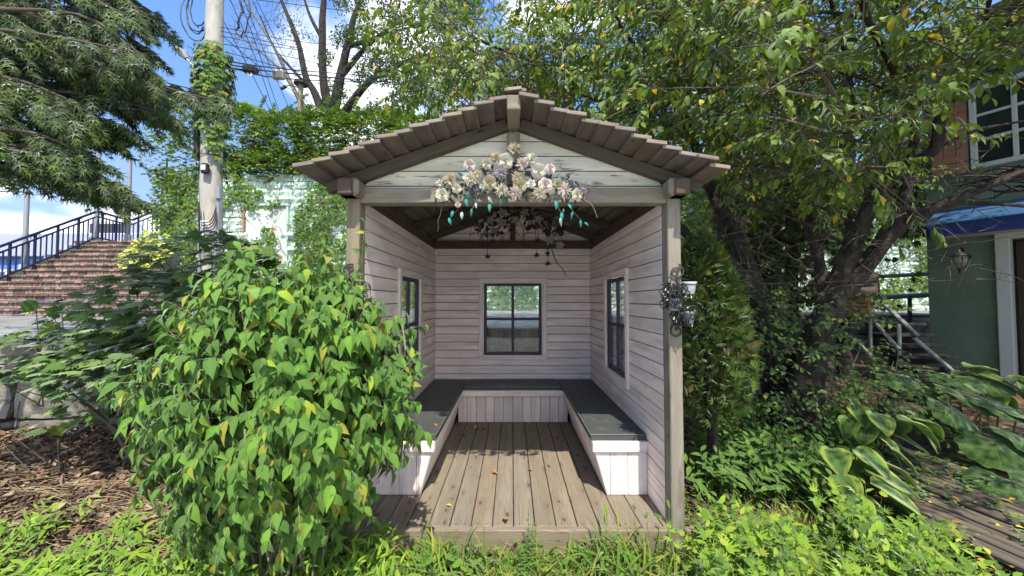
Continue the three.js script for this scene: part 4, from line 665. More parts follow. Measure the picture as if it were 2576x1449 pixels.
// hostas
function hostaGeo(k, edge, mid) {
  const R = 14, Cn = 18, pos = [], col = [], idx = [], uv = [];
  for (let i = 0; i <= R; i++) { const t = i / R, w = .36 * Math.pow(Math.sin(Math.PI * Math.pow(Math.min(.999, t + .02), .62)), .75) * (i === R ? .02 : 1); for (let j = 0; j <= Cn; j++) { const s = j / Cn * 2 - 1; const x = s * w, z = t * (1 - .12 * k * t), y = -.35 * k * t * t + .32 * Math.abs(s) * w * (1 - .5 * t) + .016 * Math.cos(s * 22) + .015 * Math.sin(t * 9 + s * 3 + k * 5) * Math.abs(s); pos.push(x, y, z); uv.push(s, t); const e = sm(.5, .72, Math.abs(s) + .9 * (fbm(s * 14 + k * 7, t * 2.2, 95, 3) - .5) + .3 * sm(.8, 1, t)); for (let c = 0; c < 3; c++) col.push(mixn(mid[c], edge[c], e)); } }
  for (let i = 0; i < R; i++) for (let j = 0; j < Cn; j++) { const a = i * (Cn + 1) + j, b = a + Cn + 1; idx.push(a, b, a + 1, a + 1, b, b + 1); }
  const g = fromTris(pos, uv); g.setAttribute('color', new THREE.Float32BufferAttribute(col, 3)); g.setIndex(idx); g.computeVertexNormals(); return g;
}
{
  reseed(1601); const hm = leafMat(1, 1, 1, .4, .15, true); { const r = makeTex(256, 64, (u, v) => { const w = .5 + .5 * Math.sin(u * 2 * Math.PI * 9); return [255, 255, 255, Math.pow(w, .6) * .85 + .15 * vn(u * 40, v * 12, 161, 40, 12)]; }, true); hm.bumpMap = r.bumpMap; hm.bumpScale = .0015; }
  const bright = [.5, 1, 1.5].map(k => hostaGeo(k, [.27, .37, .03], [.075, .17, .02])), dark = bright;
  function hosta(label, geos, base, list) { const t = thing('hosta', label, 'plant', 'hostas by the boardwalk', base); for (const [x, y, d, len, yaw, pitch] of list.concat(list.map(a => [a[0] + rr(-30, 30), a[1] + rr(-5, 35), a[2] + rr(0, .15), a[3] * rr(.7, .95), a[4] + rr(-.9, .9), a[5] + rr(0, .4)]))) { const p = W(x, y, d).sub(base); const o = part('leaf', pick(geos), hm, t); o.position.copy(p); o.rotation.order = 'YXZ'; o.rotation.set(pitch, yaw, rr(-.25, .25)); o.scale.setScalar(len); part('stalk', tube([V(rr(-.04, .04), -.02, rr(-.04, .04)), p.clone().multiplyScalar(.55).add(V(0, .03, 0)), p], [.007, .004], 5, 5), M.stem, t); } }
  hosta('hosta spreading yellow edged leaves over the near side of the boardwalk', bright, gp(2165, 1275), [[2095, 1130, 2.9, .26, -.5, .25], [2150, 1130, 2.85, .28, .4, .3], [2175, 1180, 2.75, .32, .9, .25], [2110, 1195, 2.7, .26, -.2, .45], [2190, 1215, 2.6, .38, 1.0, .3], [2215, 1240, 2.65, .36, 1.2, .45], [2165, 1250, 2.6, .3, .5, .7], [2130, 1160, 2.95, .3, .1, .15], [2140, 1245, 2.55, .26, -.3, .6], [2200, 1160, 2.9, .3, 1.3, .2], [2090, 1190, 2.85, .24, -1.0, .3]]);
  hosta('hosta with yellow margined leaves behind the one beside the boardwalk', dark, gp(2200, 1150), [[2200, 1040, 3.3, .28, -.4, .3], [2260, 1055, 3.25, .36, 1.2, .15], [2290, 1050, 3.35, .36, 1.45, .1], [2210, 1100, 3.2, .26, .5, .4], [2180, 1075, 3.3, .26, -.9, .3], [2240, 1130, 3.1, .26, .9, .55], [2150, 1020, 3.4, .24, -.3, .4], [2140, 1050, 3.35, .22, -.9, .5], [2235, 1090, 3.35, .3, 1.0, .3], [2130, 1000, 3.5, .2, .2, .5]]);
  hosta('hosta with curled yellow edges by the green house wall', dark, gp(2500, 1010), [[2430, 925, 4.3, .28, 1.2, -.1], [2470, 945, 4.2, .34, .9, .3], [2530, 950, 4.1, .34, .5, .25], [2565, 955, 4.0, .34, .2, .4], [2490, 975, 4.15, .3, -.4, .4], [2550, 985, 4.0, .3, 1.3, .3], [2450, 920, 4.4, .3, -.8, .1]]);
}
// butterbur: big kidney leaves
{
  reseed(1651); const R = 9, Cn = 54, mk = k => { const pos = [], uv = [], idx = []; for (let i = 0; i <= R; i++) for (let j = 0; j <= Cn; j++) { const a = (j / Cn - .5) * 2 * 2.75, r = i / R * (1 + .022 * Math.sin(a * 17 + k) + .035 * Math.sin(a * 5 + k * 3)) * (.85 + .15 * Math.cos(a)); pos.push(Math.sin(a) * r, -.26 * r * r + .035 * Math.abs(Math.sin(a * 4.5)) * r + .06 * Math.sin(a * 2 + k) * r * r + .02 * Math.sin(r * 14 + a * 6), Math.cos(a) * r); uv.push(i / R, j / Cn); } for (let i = 0; i < R; i++) for (let j = 0; j < Cn; j++) { const a = i * (Cn + 1) + j, b = a + Cn + 1; idx.push(a, b, a + 1, a + 1, b, b + 1); } const g = fromTris(pos, uv); g.setIndex(idx); g.computeVertexNormals(); return g; };
  const bt = makeTex(256, 512, (u, v) => { const a = v * 13, m = Math.abs((a % 1) - .5) * 2, s = Math.abs(((u * 7 + m * 2.5) % 1) - .5) * 2; return [255, 255, 255, clamp(.5 + .4 * sm(0, .25, m) - .25 * (1 - sm(0, .2, s)) + .2 * (fbm(u * 30, v * 60, 171, 2, 30, 60) - .5), 0, 1)]; }, true);
  const geos = [0, 1, 2].map(mk), ms = [[.06, .125, .045], [.05, .105, .04], [.075, .15, .045]].map(c => { const m = leafMat(...c, .35, .2); m.bumpMap = bt.bumpMap; m.bumpScale = .008; return m; });
  const t = thing('butterbur', 'patch of big round dull green leaves in front of the green house', 'plant', null, gp(2430, 1130));
  for (const [x, y, d, r, yaw, pitch] of [[2265, 950, 4.2, .26, .3, .35], [2385, 945, 4.1, .30, 1.0, .25], [2415, 985, 3.8, .30, .6, .45], [2395, 1030, 3.6, .26, .2, .7], [2515, 1015, 3.6, .32, .5, .4], [2500, 1110, 3.3, .28, -.2, .5], [2570, 1100, 3.3, .28, .4, .5], [2545, 1215, 2.9, .30, -.3, .45], [2330, 960, 4.4, .2, -.4, .3], [2560, 1040, 3.5, .26, 1, .3], [2450, 1250, 2.95, .14, .4, .2], [2470, 955, 4.2, .26, .2, .3], [2300, 980, 4.3, .2, 0, .4]]) { const p = W(x, y, d).sub(t.position); const o = part('leaf', pick(geos), pick(ms), t); o.position.copy(p); o.rotation.order = 'YXZ'; o.rotation.set(pitch, yaw, rr(-.2, .2)); o.scale.setScalar(r); const g0 = p.clone().add(t.position); g0.y = H(g0.x, g0.z) - .03; g0.sub(t.position); part('stalk', tube([g0.lerp(V(0, 0, 0), .25).setY(g0.y), p.clone().lerp(g0, .4), p], [.009, .006], 6, 5), M.stem, t); }
}
// grass and weeds in front of the deck
{
  reseed(1701);
  const blade = [0, 1, 2].map(k => leafGeo(1, .045 + .02 * k, { seg: 4, fold: .3, droop: .3 + .45 * k, widest: .3, tip: .7 }));
  const g = new THREE.Group(); g.name = 'grass'; scene.add(g); tag(g, 'bright green grass and weeds growing along the front of the deck', 'grass', null, 'stuff');
  const lv = new Leaves(blade, [[.11, .22, .03], [.14, .26, .035], [.09, .19, .03], [.19, .29, .05], [.24, .26, .07], [.11, .22, .03], [.14, .26, .035], [.34, .27, .13]], { trans: .45, coat: .2 });
  for (let i = 0; i < 9500; i++) { const x = rr(-1.6, 1.75), d = 1.35 + 1.02 * Math.pow(rnd(), .8); if (fbm(x * 2.2, d * 2.2, 101, 3) < .36) continue; const p = V(x, H(x, 2.4 - d) - .01, 2.4 - d); lv.add(p, V(rr(-.6, .6), rr(.5, 1.3), rr(-.6, .6)), V(rr(-1, 1), .3, rr(-1, 1)), rr(.06, .19) * (fbm(x * 3, d * 3, 103, 2) > .55 ? 1.4 : 1)); }
  for (let i = 0; i < 1500; i++) { const x = rr(1.15, 3.2), d = rr(1.7, 3.2); const p = V(x, H(x, 2.4 - d) - .01, 2.4 - d); lv.add(p, V(rr(-.6, .6), rr(.5, 1.2), rr(-.6, .6)), V(rr(-1, 1), .3, rr(-1, 1)), rr(.06, .2)); }
  lv.build(g, 'blade', 0, 'blades');
  // clover-like small weeds
  const w = new Leaves([leafGeo(1, .6, { seg: 3, fold: .2, droop: .2 }), lobeGeo([[-70, .8], [0, 1], [70, .8]], .4, 1, { droop: .2 })], [[.11, .21, .035], [.09, .19, .035], [.15, .25, .04]], { trans: .4, coat: .2 });
  for (let i = 0; i < 3000; i++) { const x = rr(-1.6, 3.0), d = rr(1.4, 2.38) + (x > 1.2 ? rr(0, .9) : 0); if (fbm(x * 2.5 + 7, d * 2.5, 105, 3) < .44) continue; const p = V(x, H(x, 2.4 - d) + rr(.01, .13), 2.4 - d); w.add(p, V(rr(-1, 1), rr(-.1, .6), rr(-1, 1)), UP, rr(.02, .045)); }
  for (let i = 0; i < 150; i++) { const x = rr(2.5, 4.4), d = rr(2.0, 3.6), n = 4 + Math.floor(rnd() * 6), h = rr(.03, .12); for (let k = 0; k < n; k++) w.add(V(x + rr(-.05, .05), .125 + rr(0, h), 2.4 - d + rr(-.05, .05)), V(rr(-1, 1), rr(0, .6), rr(-1, 1)), UP, rr(.02, .05)); }
  w.build(g, 'weed', 0, 'weeds');
  // bamboo-leaved grass, lower left
  const m = new THREE.Group(); m.name = 'stilt_grass'; scene.add(m); tag(m, 'lime green broad bladed grass spreading along the lower left foreground', 'grass', null, 'stuff');
  const l3 = new Leaves([leafGeo(1, .2, { seg: 4, fold: .3, droop: .4, widest: .35 }), leafGeo(1, .24, { seg: 4, fold: .2, droop: .2, widest: .38 })], [[.19, .31, .03], [.15, .27, .03], [.23, .35, .04], [.12, .23, .03]], { trans: .45, coat: .25 }), t3 = [];
  for (let i = 0; i < 760; i++) { const px = rr(-40, 1010), d = rr(1.55, 2.45) + (px < 500 ? rr(-.1, .25) : 0); const x = (px - 1288) / F * d; const hgt = rr(.12, .34) * (px < 420 ? .75 : 1) * (d < 1.9 ? .8 : 1); if (px < 480 && fbm(x * 2.5, d * 2.5, 107, 3) < .52) continue; const p = V(x, H(x, 2.4 - d) - .01, 2.4 - d); spray(l3, t3, p, V(rr(-.5, .5), 1, rr(-.4, .5)), hgt, 6, { down: -.15, spread: .95, size: .105, droop: .35, r: .0022, face: V(rr(-.3, .3), .8, .5).normalize(), avoid: q => dz(q.z) > 2.36 && q.x > -1.1 }); }
  const st = part('stems', merge(t3), M.stem, m); l3.build(m, 'blade', 0, 'blades');
  // mugwort, lower right
  const u = new THREE.Group(); u.name = 'mugwort'; scene.add(u); tag(u, 'sunlit mugwort with cut leaves filling the lower right foreground', 'weeds', null, 'stuff');
  const l4 = new Leaves([leafGeo(1, .34, { seg: 5, fold: .3, droop: .3, wave: .03 }), leafGeo(.9, .42, { seg: 5, fold: .4, droop: .15, wave: .05 }), lobeGeo([[-50, .55], [-24, .85], [0, 1.1], [24, .85], [50, .55]], .42, .9, { droop: .3, base: .25 })].concat([0].map(k => lobeGeo([[-72, .5], [-40, .78], [-14, .8], [0, 1.05], [14, .8], [40, .78], [72, .5]], .22, 1, { droop: .2 + k * .3 }))), [[.18, .30, .03], [.14, .25, .03], [.23, .35, .04], [.10, .19, .03], [.07, .14, .03], [.26, .33, .06]], { trans: .45, coat: .12 }), t4 = [];
  for (let i = 0; i < 520; i++) { const px = rr(1745, 2470), d = rr(1.65, 2.42); if (px > 2340 && d > 2.0) continue; const x = (px - 1288) / F * d, cl = fbm(x * 2.8, d * 2.8, 109, 3); if (cl < .40) continue; const hgt = rr(.14, .36) * (d < 1.9 ? .75 : 1) * (cl > .55 ? 1.35 : .9); const p = V(x, H(x, 2.4 - d) - .01, 2.4 - d); spray(l4, t4, p, V(rr(-.35, .35), 1, rr(-.3, .35)), hgt, 9, { down: -.25, spread: .95, size: .092, sizeVar: .5, droop: .15, r: .0025, face: V(0, .9, .5).normalize() }); }
  part('stems', merge(t4), M.stem, u); l4.build(u, 'leaf', 0, 'leaves');
}
// leaf litter
{
  reseed(1801); const g = new THREE.Group(); g.name = 'leaf_litter'; scene.add(g); tag(g, 'brown dead leaves and straw covering the soil on the left', 'leaf litter', null, 'stuff');
  const lg = [leafGeo(1, .5, { seg: 3, fold: .5, droop: .4 }), leafGeo(1, .6, { seg: 3, fold: .8, droop: -.3 }), leafGeo(1, .16, { seg: 3, fold: .3, droop: .1 })];
  const lv = new Leaves(lg, [[.20, .13, .08], [.13, .085, .055], [.28, .20, .13], [.09, .06, .045], [.34, .27, .18], [.21, .12, .07], [.18, .14, .10]], { trans: .12, coat: .05, raw: true });
  for (let i = 0; i < 9000; i++) { const px = rr(-60, 900), d = rr(2.0, 3.9); const x = (px - 1288) / F * d; if (x > -1.1) continue; const z = 2.4 - d; lv.add(V(x, H(x, z) + rr(.004, .035), z), V(rr(-1, 1), rr(-.25, .25), rr(-1, 1)), V(rr(-.5, .5), 1, rr(-.5, .5)), rr(.03, .085)); }
  for (let i = 0; i < 1800; i++) { const x = rr(1.2, 4.6), d = rr(2.3, 5); const z = 2.4 - d; lv.add(V(x, H(x, z) + rr(.004, .03), z), V(rr(-1, 1), rr(-.2, .2), rr(-1, 1)), V(rr(-.5, .5), 1, rr(-.5, .5)), rr(.03, .07)); }
  lv.build(g, 'dead_leaf', 0, 'dead_leaves'); const s = []; for (let i = 0; i < 170; i++) { const px = rr(0, 620), d = rr(2.1, 3.0), x = (px - 1288) / F * d, z = 2.4 - d, a = rr(-.5, .5), l = rr(.15, .5); s.push(tube([V(x, H(x, z) + .03, z), V(x + Math.cos(a) * l * .5, H(x, z) + rr(.03, .06), z + Math.sin(a) * l * .5), V(x + Math.cos(a) * l, H(x, z) + .03, z + Math.sin(a) * l)], [.002, .0015], 4, 3)); } part('straw', merge(s), mat(lin(.42, .32, .18), .9), g);
}

// leafy trees on the bank behind the cherries
{
  reseed(1901); const cg = [0, 1].map(k => merge(Array.from({ length: 8 }, () => { const g = leafGeo(1, .45, { seg: 2, fold: .25, droop: .3 }); g.applyMatrix4(pose(rdir().multiplyScalar(.8), V(rr(-1, 1), rr(-1, .2), rr(-1, 1)), V(rr(-.6, .6), 1, rr(-.3, .8)), .6)); return g; })));
  const D = [['leafy tree filling the gap above the shelter roof ridge', 1480, 150, 330, 240, 10.5], ['leafy tree behind the right slope of the shelter roof', 1850, 190, 330, 260, 10.0], ['leafy tree behind the upper limbs of the big cherry', 2130, 150, 420, 280, 9.6]];
  for (const [label, cx, cy, rx, ry, d] of D) { const t = thing('woodland_tree', label, 'tree', 'leafy trees behind the cherries'); const b = W(cx, cy, d); limb(t, 'trunk', [V(b.x, b.z < 2.4 - MD ? 4.9 : 1.1, b.z), V(b.x + .1, 3.2, b.z), V(b.x - .1, b.y, b.z)], [.16, .13, .05]);
    const lv = new Leaves(cg, [[.10, .165, .02], [.13, .20, .025], [.08, .135, .02], [.17, .235, .03], [.12, .18, .02]], { trans: .5, coat: .08 });
    for (let i = 0; i < 2600; i++) { const a = rr(0, 6.283), q = Math.sqrt(rnd()), x = cx + Math.cos(a) * q * rx, y = cy + Math.sin(a) * q * ry; if (fbm(x / 55, y / 55, 85, 3) < .42 || y < 125 && x < 1400) continue; if (x > 2330 && y > 330) continue; lv.add(W(x, y, d + rr(-1, 1)), rdir(), rdir(), rr(.13, .22)); } lv.build(t, 'leaf', 0); }
}

// ---------- green house on the right ----------
{
  reseed(2001);
  const t = thing('green_house', 'green rendered house with blue canopy and shuttered upper window at the right edge', 'house', null, V(6.94, 0, 2.4 - 6.2)); t.rotation.y = -1.12;
  const body = part('wall', cbox(.72, 5.6, 4, .01, 0, 0, 2, 2), M.green, t); at(body, .36, 2.8, -2.0); at(part('wall', cbox(3.4, 5.6, 4, .01, 0, 0, 2, 2), M.green, t), 3.55 , 2.8, -2.0); at(part('wall', cbox(1.13, 3.1, 3.8, .01, 0, 0, 2, 2), M.green, t), 1.285, 4.05, -1.90 - .002);
  const dr = grp('door', t); for (const s of [.79, 1.78]) at(part('door_frame', cbox(.14, 2.42, .16, .01), M.frame, dr), s, 1.42, .0); at(part('door_frame', cbox(1.13, .12, .16, .01), M.frame, dr), 1.285, 2.56 - .09 + .09, .0); at(part('door_leaf', cbox(.86, 2.25, .05, .006), M.dark[2], dr), 1.285, 1.35, -.25); for (const y of [.9, 1.9]) at(part('door_panel', cbox(.6, .6, .02, .006), M.dark[0], dr), 1.285, y, -.215);
  // canopy
  const c = grp('canopy', t); at(part('fascia', cbox(3.2, .2, .05, .01), M.navyFace, c), 1.78, 2.68, .52); at(part('side_board', cbox(.04, .2, .5, .008), M.navyFace, c), .17, 2.68, .25); const rf = part('canopy_roof', cbox(3.3, .03, .72, .006), M.navyRoof, c); at(rf, 1.78, 2.93, .25, .47, 0, 0); part('soffit', prism([[.2, 2.585], [3.36, 2.585], [3.36, 2.595], [.2, 2.595]], .02, .5), M.frame, c);
  // upper window and shutter
  const w = grp('upper_window', t); w.position.set(.95, 4.25, .02); const W2 = .78, H2 = 1.12; for (const s of [-1, 1]) { at(part('frame', cbox(.07, H2, .07, .008), M.frame, w), s * (W2 / 2), 0, .02); at(part('frame', cbox(W2 + .07, .07, .08, .008), M.frame, w), 0, s * (H2 / 2 + .035), .02); }
  at(part('muntin', cbox(.05, H2, .04, .005), M.frame, w), 0, 0, .025); for (const y of [-.19, .19]) at(part('muntin', cbox(W2 - .07, .04, .035, .005), M.frame, w), 0, y, .022);
  const gm = mat(lin(.02, .025, .025), .08); for (const x of [-.19, .19]) for (const y of [-.375, 0, .375]) at(part('pane', cbox(.33, .34, .006, .001), gm, w), x, y, .006);
  const sh = grp('shutter', t); sh.position.set(.51, 4.2, .05); sh.rotation.y = .3; const om = woodMat(77, [146, 104, 80], [108, 74, 56], { grain: .5, stain: .3, stainCol: [140, 84, 56] }, .001, .8, [1, [.94, .92, .9]]); for (let i = 0; i < 3; i++) at(part('slat', cbox(.125, 1.2, .025, .005), om[i % 2], sh), -.07 - i * .13, 0, 0); for (const y of [-.38, .4]) at(part('batten', cbox(.38, .09, .02, .005), om[1], sh), -.2, y, .022);
  at(part('roof', cbox(5.6, .14, 4.8, .02), M.dark[0], t), 2.4, 5.72, -1.8);
  // lantern
  const l = thing('wall_lantern', 'black wrought iron lantern on the dark green wall', 'lantern', null, W(2414, 655, 5.55)); const ir = M.black;
  part('cap', new THREE.LatheGeometry([[0, .17], [.015, .165], [.02, .14], [.05, .12], [.105, .075], [.11, .06], [0, .06]].map(a => new THREE.Vector2(...a)), 8), ir, l); part('glass', new THREE.LatheGeometry([[.085, .06], [.085, .0], [.06, -.08], [.03, -.12]].map(a => new THREE.Vector2(...a)), 8), new THREE.MeshPhysicalMaterial({ color: lin(.75, .75, .6), transmission: .85, thickness: 0, roughness: .15, side: THREE.DoubleSide }), l);
  for (let i = 0; i < 6; i++) { const a = i * Math.PI / 3, p = [[.09, .06], [.09, 0], [.064, -.08], [.03, -.13]].map(([r, y]) => V(Math.cos(a) * r, y, Math.sin(a) * r)); part('rib', tube(p, [.005, .005], 4, 6), ir, l); } part('finial', new THREE.LatheGeometry([[.03, -.12], [.03, -.135], [.012, -.15], [.016, -.17], [0, -.21]].map(a => new THREE.Vector2(...a)), 8), ir, l); part('arm', tube([V(0, .16, 0), V(.06, .19, -.02), V(.14, .14, -.06), V(.17, .09, -.07)], [.012, .012], 6), ir, l); const bp = part('back_plate', new THREE.CylinderGeometry(.06, .06, .02, 14), ir, l); bp.position.set(.19, .06, -.08); bp.rotation.set(Math.PI / 2, 0, 1.1);
}
// dry vine over the canopy
{ reseed(2051); const t = thing('dry_vine', 'tangle of dry brown vine lying over the canopy of the green house', 'vine'); for (let i = 0; i < 14; i++) { const p = W(rr(2380, 2420), rr(440, 500), 4.9), e = W(rr(2560, 2640), rr(400, 480), 4.2); part('stem', tube([p, p.clone().lerp(e, .35).add(V(rr(-.1, .1), rr(-.08, .1), 0)), p.clone().lerp(e, .7).add(V(rr(-.1, .1), rr(-.05, .1), 0)), e], [.006, rr(.006, .02)], 5, 8), pick([M.twig, M.bark]), t); } }
// white railed steps and fence rails in the gap
{
  const t = thing('garden_steps', 'dark wooden steps with pale painted rails leading up to the yard', 'steps'); const pale = mat(lin(.24, .25, .24), .7); const bar = (n, a, b, r, m) => part(n, tube([a, b], [r, r], 4, 1), m, t);
  bar('rail', W(2228, 768, 6.0), W(2310, 848, 5.4), .035, pale); bar('rail', W(2300, 850, 5.45), W(2410, 945, 5.0), .035, pale); bar('rail', W(2205, 815, 5.8), W(2262, 880, 5.4), .03, pale); bar('post', W(2262, 815, 5.5), W(2264, 925, 5.5), .032, pale); bar('post', W(2190, 770, 5.8), W(2190, 900, 5.8), .03, pale); bar('brace', W(2150, 850, 5.8), W(2200, 905, 5.6), .025, pale);
  for (let i = 0; i < 6; i++) { const p = W(2250 + i * 22, 815 + i * 27, 6.1 - i * .2); at(part('tread', cbox(.75, .045, .3, .008), M.gap, t), p.x, p.y, p.z); at(part('riser', cbox(.72, .15, .03, .005), M.gap, t), p.x, p.y - .1, p.z - .1); }
  const f = thing('rail_fence', 'two weathered horizontal rails crossing the bright gap by the green house', 'fence'); for (const [y, r] of [[690, .05], [743, .06]]) part('rail', tube([W(2180, y + 8, 8.8), W(2360, y - 2, 8.4)], [r, r], 5, 2), M.greyPaint, f); part('post', tube([W(2289, 745, 8.6), W(2289, 812, 8.6)], [.04, .04], 5, 1), M.navy, f); part('post', tube([W(2175, 690, 8.8), W(2175, 830, 8.8)], [.05, .05], 5, 1), M.greyPaint, f);
}
// little log birdhouse
{
  reseed(2101); const B = W(2188, 792, 5.7), t = thing('log_birdhouse', 'little log cabin birdhouse on a stump behind the cherry trunk', 'birdhouse', null, B); t.rotation.y = .75; const lg = woodMat(83, [150, 108, 74], [78, 52, 36], { grain: .6, stain: .5, stainCol: [104, 72, 52] }, .002, .85, [1, [.8, .78, .76], [1.1, .95, .9]]);
  for (const s of [-1, 1]) for (let k = 0; k < 7; k++) { const g = new THREE.CylinderGeometry(.032, .032, .62, 7); g.rotateX(Math.PI / 2); at(part('log', g, lg[k % 3], t), s * .2, .03 + k * .06, -.3 + rr(-.01, .01)); }
  for (let k = 0; k < 10; k++) { const y0 = .0 + k * .06, wdt = y0 < .36 ? .2 : Math.max(.02, .2 - (y0 - .36) * 1.0); for (const s of [-1, 1]) if (!(y0 > .08 && y0 < .3)) part('gable_board', prism([[0, y0], [s * wdt, y0], [s * Math.max(.01, wdt - (y0 > .3 ? .06 : 0)), y0 + .056], [0, y0 + .056]], -.01, .01), lg[k % 3], t); else part('gable_board', prism([[s * .09, y0], [s * .2, y0], [s * .2, y0 + .056], [s * .09, y0 + .056]], -.01, .01), lg[k % 3], t); }
  at(part('back', cbox(.36, .4, .02, .004), M.dark[2], t), 0, .2, -.55); at(part('shutter', cbox(.09, .22, .012, .003), lg[2], t), .12, .2, .03, 0, -.4, 0); at(part('floor', cbox(.48, .03, .72, .006), lg[1], t), 0, -.015, -.27);
  for (const s of [-1, 1]) for (let k = 0; k < 5; k++) at(part('roof_board', cbox(.1, .018, .76, .004), M.dark[k % 3], t), s * (.03 + k * .07), .62 - (.03 + k * .07) * 1.0 + .01, -.27, 0, 0, -s * .72); part('stump', tube([V(0, -1.1, -.3), V(.01, -.5, -.3), V(0, -.02, -.28)], [.13, .11, .1], 9, 6, .1), M.bark, t);
}
// pale blue house far behind on the bank
{ const t = thing('pale_blue_house', 'pale blue clapboard house glimpsed through leaves above the shelter roof edge', 'house', null, V(10.6, 5.0, -15.5)); const pb = mat(lin(.42, .52, .62), .8), wh = mat(lin(.7, .72, .74), .7); for (let k = 0; k < 12; k++) at(part('siding_board', cbox(3.6, .255, 3, .01), pb, t), 0, .13 + k * .26, 0); part('gable', prism([[-1.8, 3.1], [1.8, 3.1], [0, 4.3]], -1.4, 1.45), pb, t); for (const s of [-1, 1]) at(part('roof', cbox(2.5, .12, 3.4, .02), wh, t), s * .98, 3.62, 0, 0, 0, -s * .59); const w = grp('window', t); w.position.set(-.5, 2.0, 1.53); at(part('frame', cbox(1.0, 1.3, .06, .01), wh, w), 0, 0, 0); at(part('pane', cbox(.8, 1.1, .02, .002), mat(lin(.03, .04, .045), .1), w), 0, 0, .04); }

// ---------- boardwalk ----------
{
  reseed(2201); const t = thing('boardwalk', 'weathered grey boardwalk of narrow boards littered with leaves', 'boardwalk'); const a = .20;
  for (let k = 0; k < 52; k++) { const L = rr(3.0, 3.3); const o = part('board', cbox(.064, .035, L, .010), pick(M.walk), t); at(o, 2.62 + k * .0735, .105 + rr(-.010, .008), 2.4 - 3.2 + rr(-.1, .1), rr(-.004, .004), a + rr(-.006, .006), rr(-.03, .03)); }
  for (const z of [.3, -.8, -1.9]) at(part('bearer', cbox(3.9, .08, .09, .006), M.dark[0], t), 4.4, .045, z, 0, a, 0);
  const s = thing('timber_sleeper', 'old weathered timber sleeper lying across the end of the boardwalk', 'timber'); at(part('sleeper', (() => { const g = cbox(.62, .14, .2, .02); return g; })(), M.walk[0], s), ...W(2312, 1035, 3.95).toArray(), 0, -.25, .03); at(part('end_post', cbox(.1, .3, .1, .01), M.walk[1], s), ...W(2250, 1080, 3.9).toArray());
  // dropped leaves on it
  const g = leafGeo(1, .5, { seg: 3, fold: .3, droop: .2, widest: .45 }), ms = [[.5, .33, .05], [.42, .24, .07], [.25, .12, .06], [.5, .42, .16]].map(c => leafMat(...c, .15, .1)); for (let i = 0; i < 96; i++) { const d = rr(2.0, 4.4), px = rr(2290, 2590), p = W(px, 0, d); const o = part('fallen_leaf', g, ms[i % 4]); tag(o, ['yellow', 'ochre', 'dark brown', 'pale straw coloured'][i % 4] + ' leaf lying on the boardwalk', 'leaf', ['yellow', 'ochre', 'brown', 'straw coloured'][i % 4] + ' leaves on the boardwalk'); at(o, p.x, .128 + rr(0, .006), p.z, rr(-.15, .15), rr(0, 6.28), rr(-.2, .2)); o.scale.setScalar(rr(.03, .085)); }
  const e = thing('edging_log', 'thin timber log edging running forward from the foot of the right post', 'timber'); part('log', tube([V(1.07, .04, -.03), V(1.085, .045, .15), V(1.12, .04, .45), V(1.15, .04, .8)], [.05, .055, .055, .055], 10, 9, .06), M.beam[1], e);
}
// fallen leaves on the deck and a cushion
{
  reseed(2301); const g = [leafGeo(1, .5, { seg: 4, fold: .5, droop: .3, widest: .45 }), leafGeo(1, .55, { seg: 4, fold: .8, droop: -.3, widest: .45 })], Y = [.52, .38, .04], O = [.40, .14, .04], Br = [.16, .09, .05];
  for (const [x, y, s, c, lab] of [[1194, 1081, .075, Y, 'yellow leaf on the deck near the back bench'], [1159, 1071, .07, Br, 'dull brown leaf against the left bench foot'], [1222, 1085, .06, Br, 'dark brown leaf right of the yellow one near the back bench'], [1252, 1195, .06, O, 'small orange leaf in the middle of the deck'], [1339, 1186, .055, O, 'upright curled orange leaf right of the deck middle'], [1377, 1171, .045, O, 'tiny orange leaf towards the right bench'], [1122, 1273, .05, Y, 'small yellow leaf near the left front of the deck'], [1271, 1304, .075, O, 'big curled orange leaf at the front edge of the deck'], [1589, 1237, .045, O, 'orange leaf at the foot of the right bench front'], [1604, 1233, .05, O, 'orange leaf standing against the right bench front'], [1631, 1253, .045, Br, 'brown leaf in the right front corner of the deck'], [1461, 1153, .05, Br, 'brown leaf in the shade beside the right bench'], [1188, 1173, .03, O, 'tiny rust coloured leaf left of the deck middle']]) {
    const r = W(x, y, 1).sub(camera.position), k = (.154 - 1.6) / r.y, p = camera.position.clone().addScaledVector(r, k); const o = part('deck_leaf', pick(g), leafMat(...c, .15, .1)); tag(o, lab, 'leaf', 'fallen leaves on the deck'); at(o, p.x, .158 + s * .06, p.z, rr(-.1, .1), rr(0, 6.28), rr(-.3, .3)); o.scale.setScalar(s);
  }
  const o = part('cushion_leaf', g[0], leafMat(...O, .15, .1)); tag(o, 'small orange leaf on the left cushion', 'leaf'); at(o, -.63, .606, -.62, 0, 1.2, .1); o.scale.setScalar(.04);
}
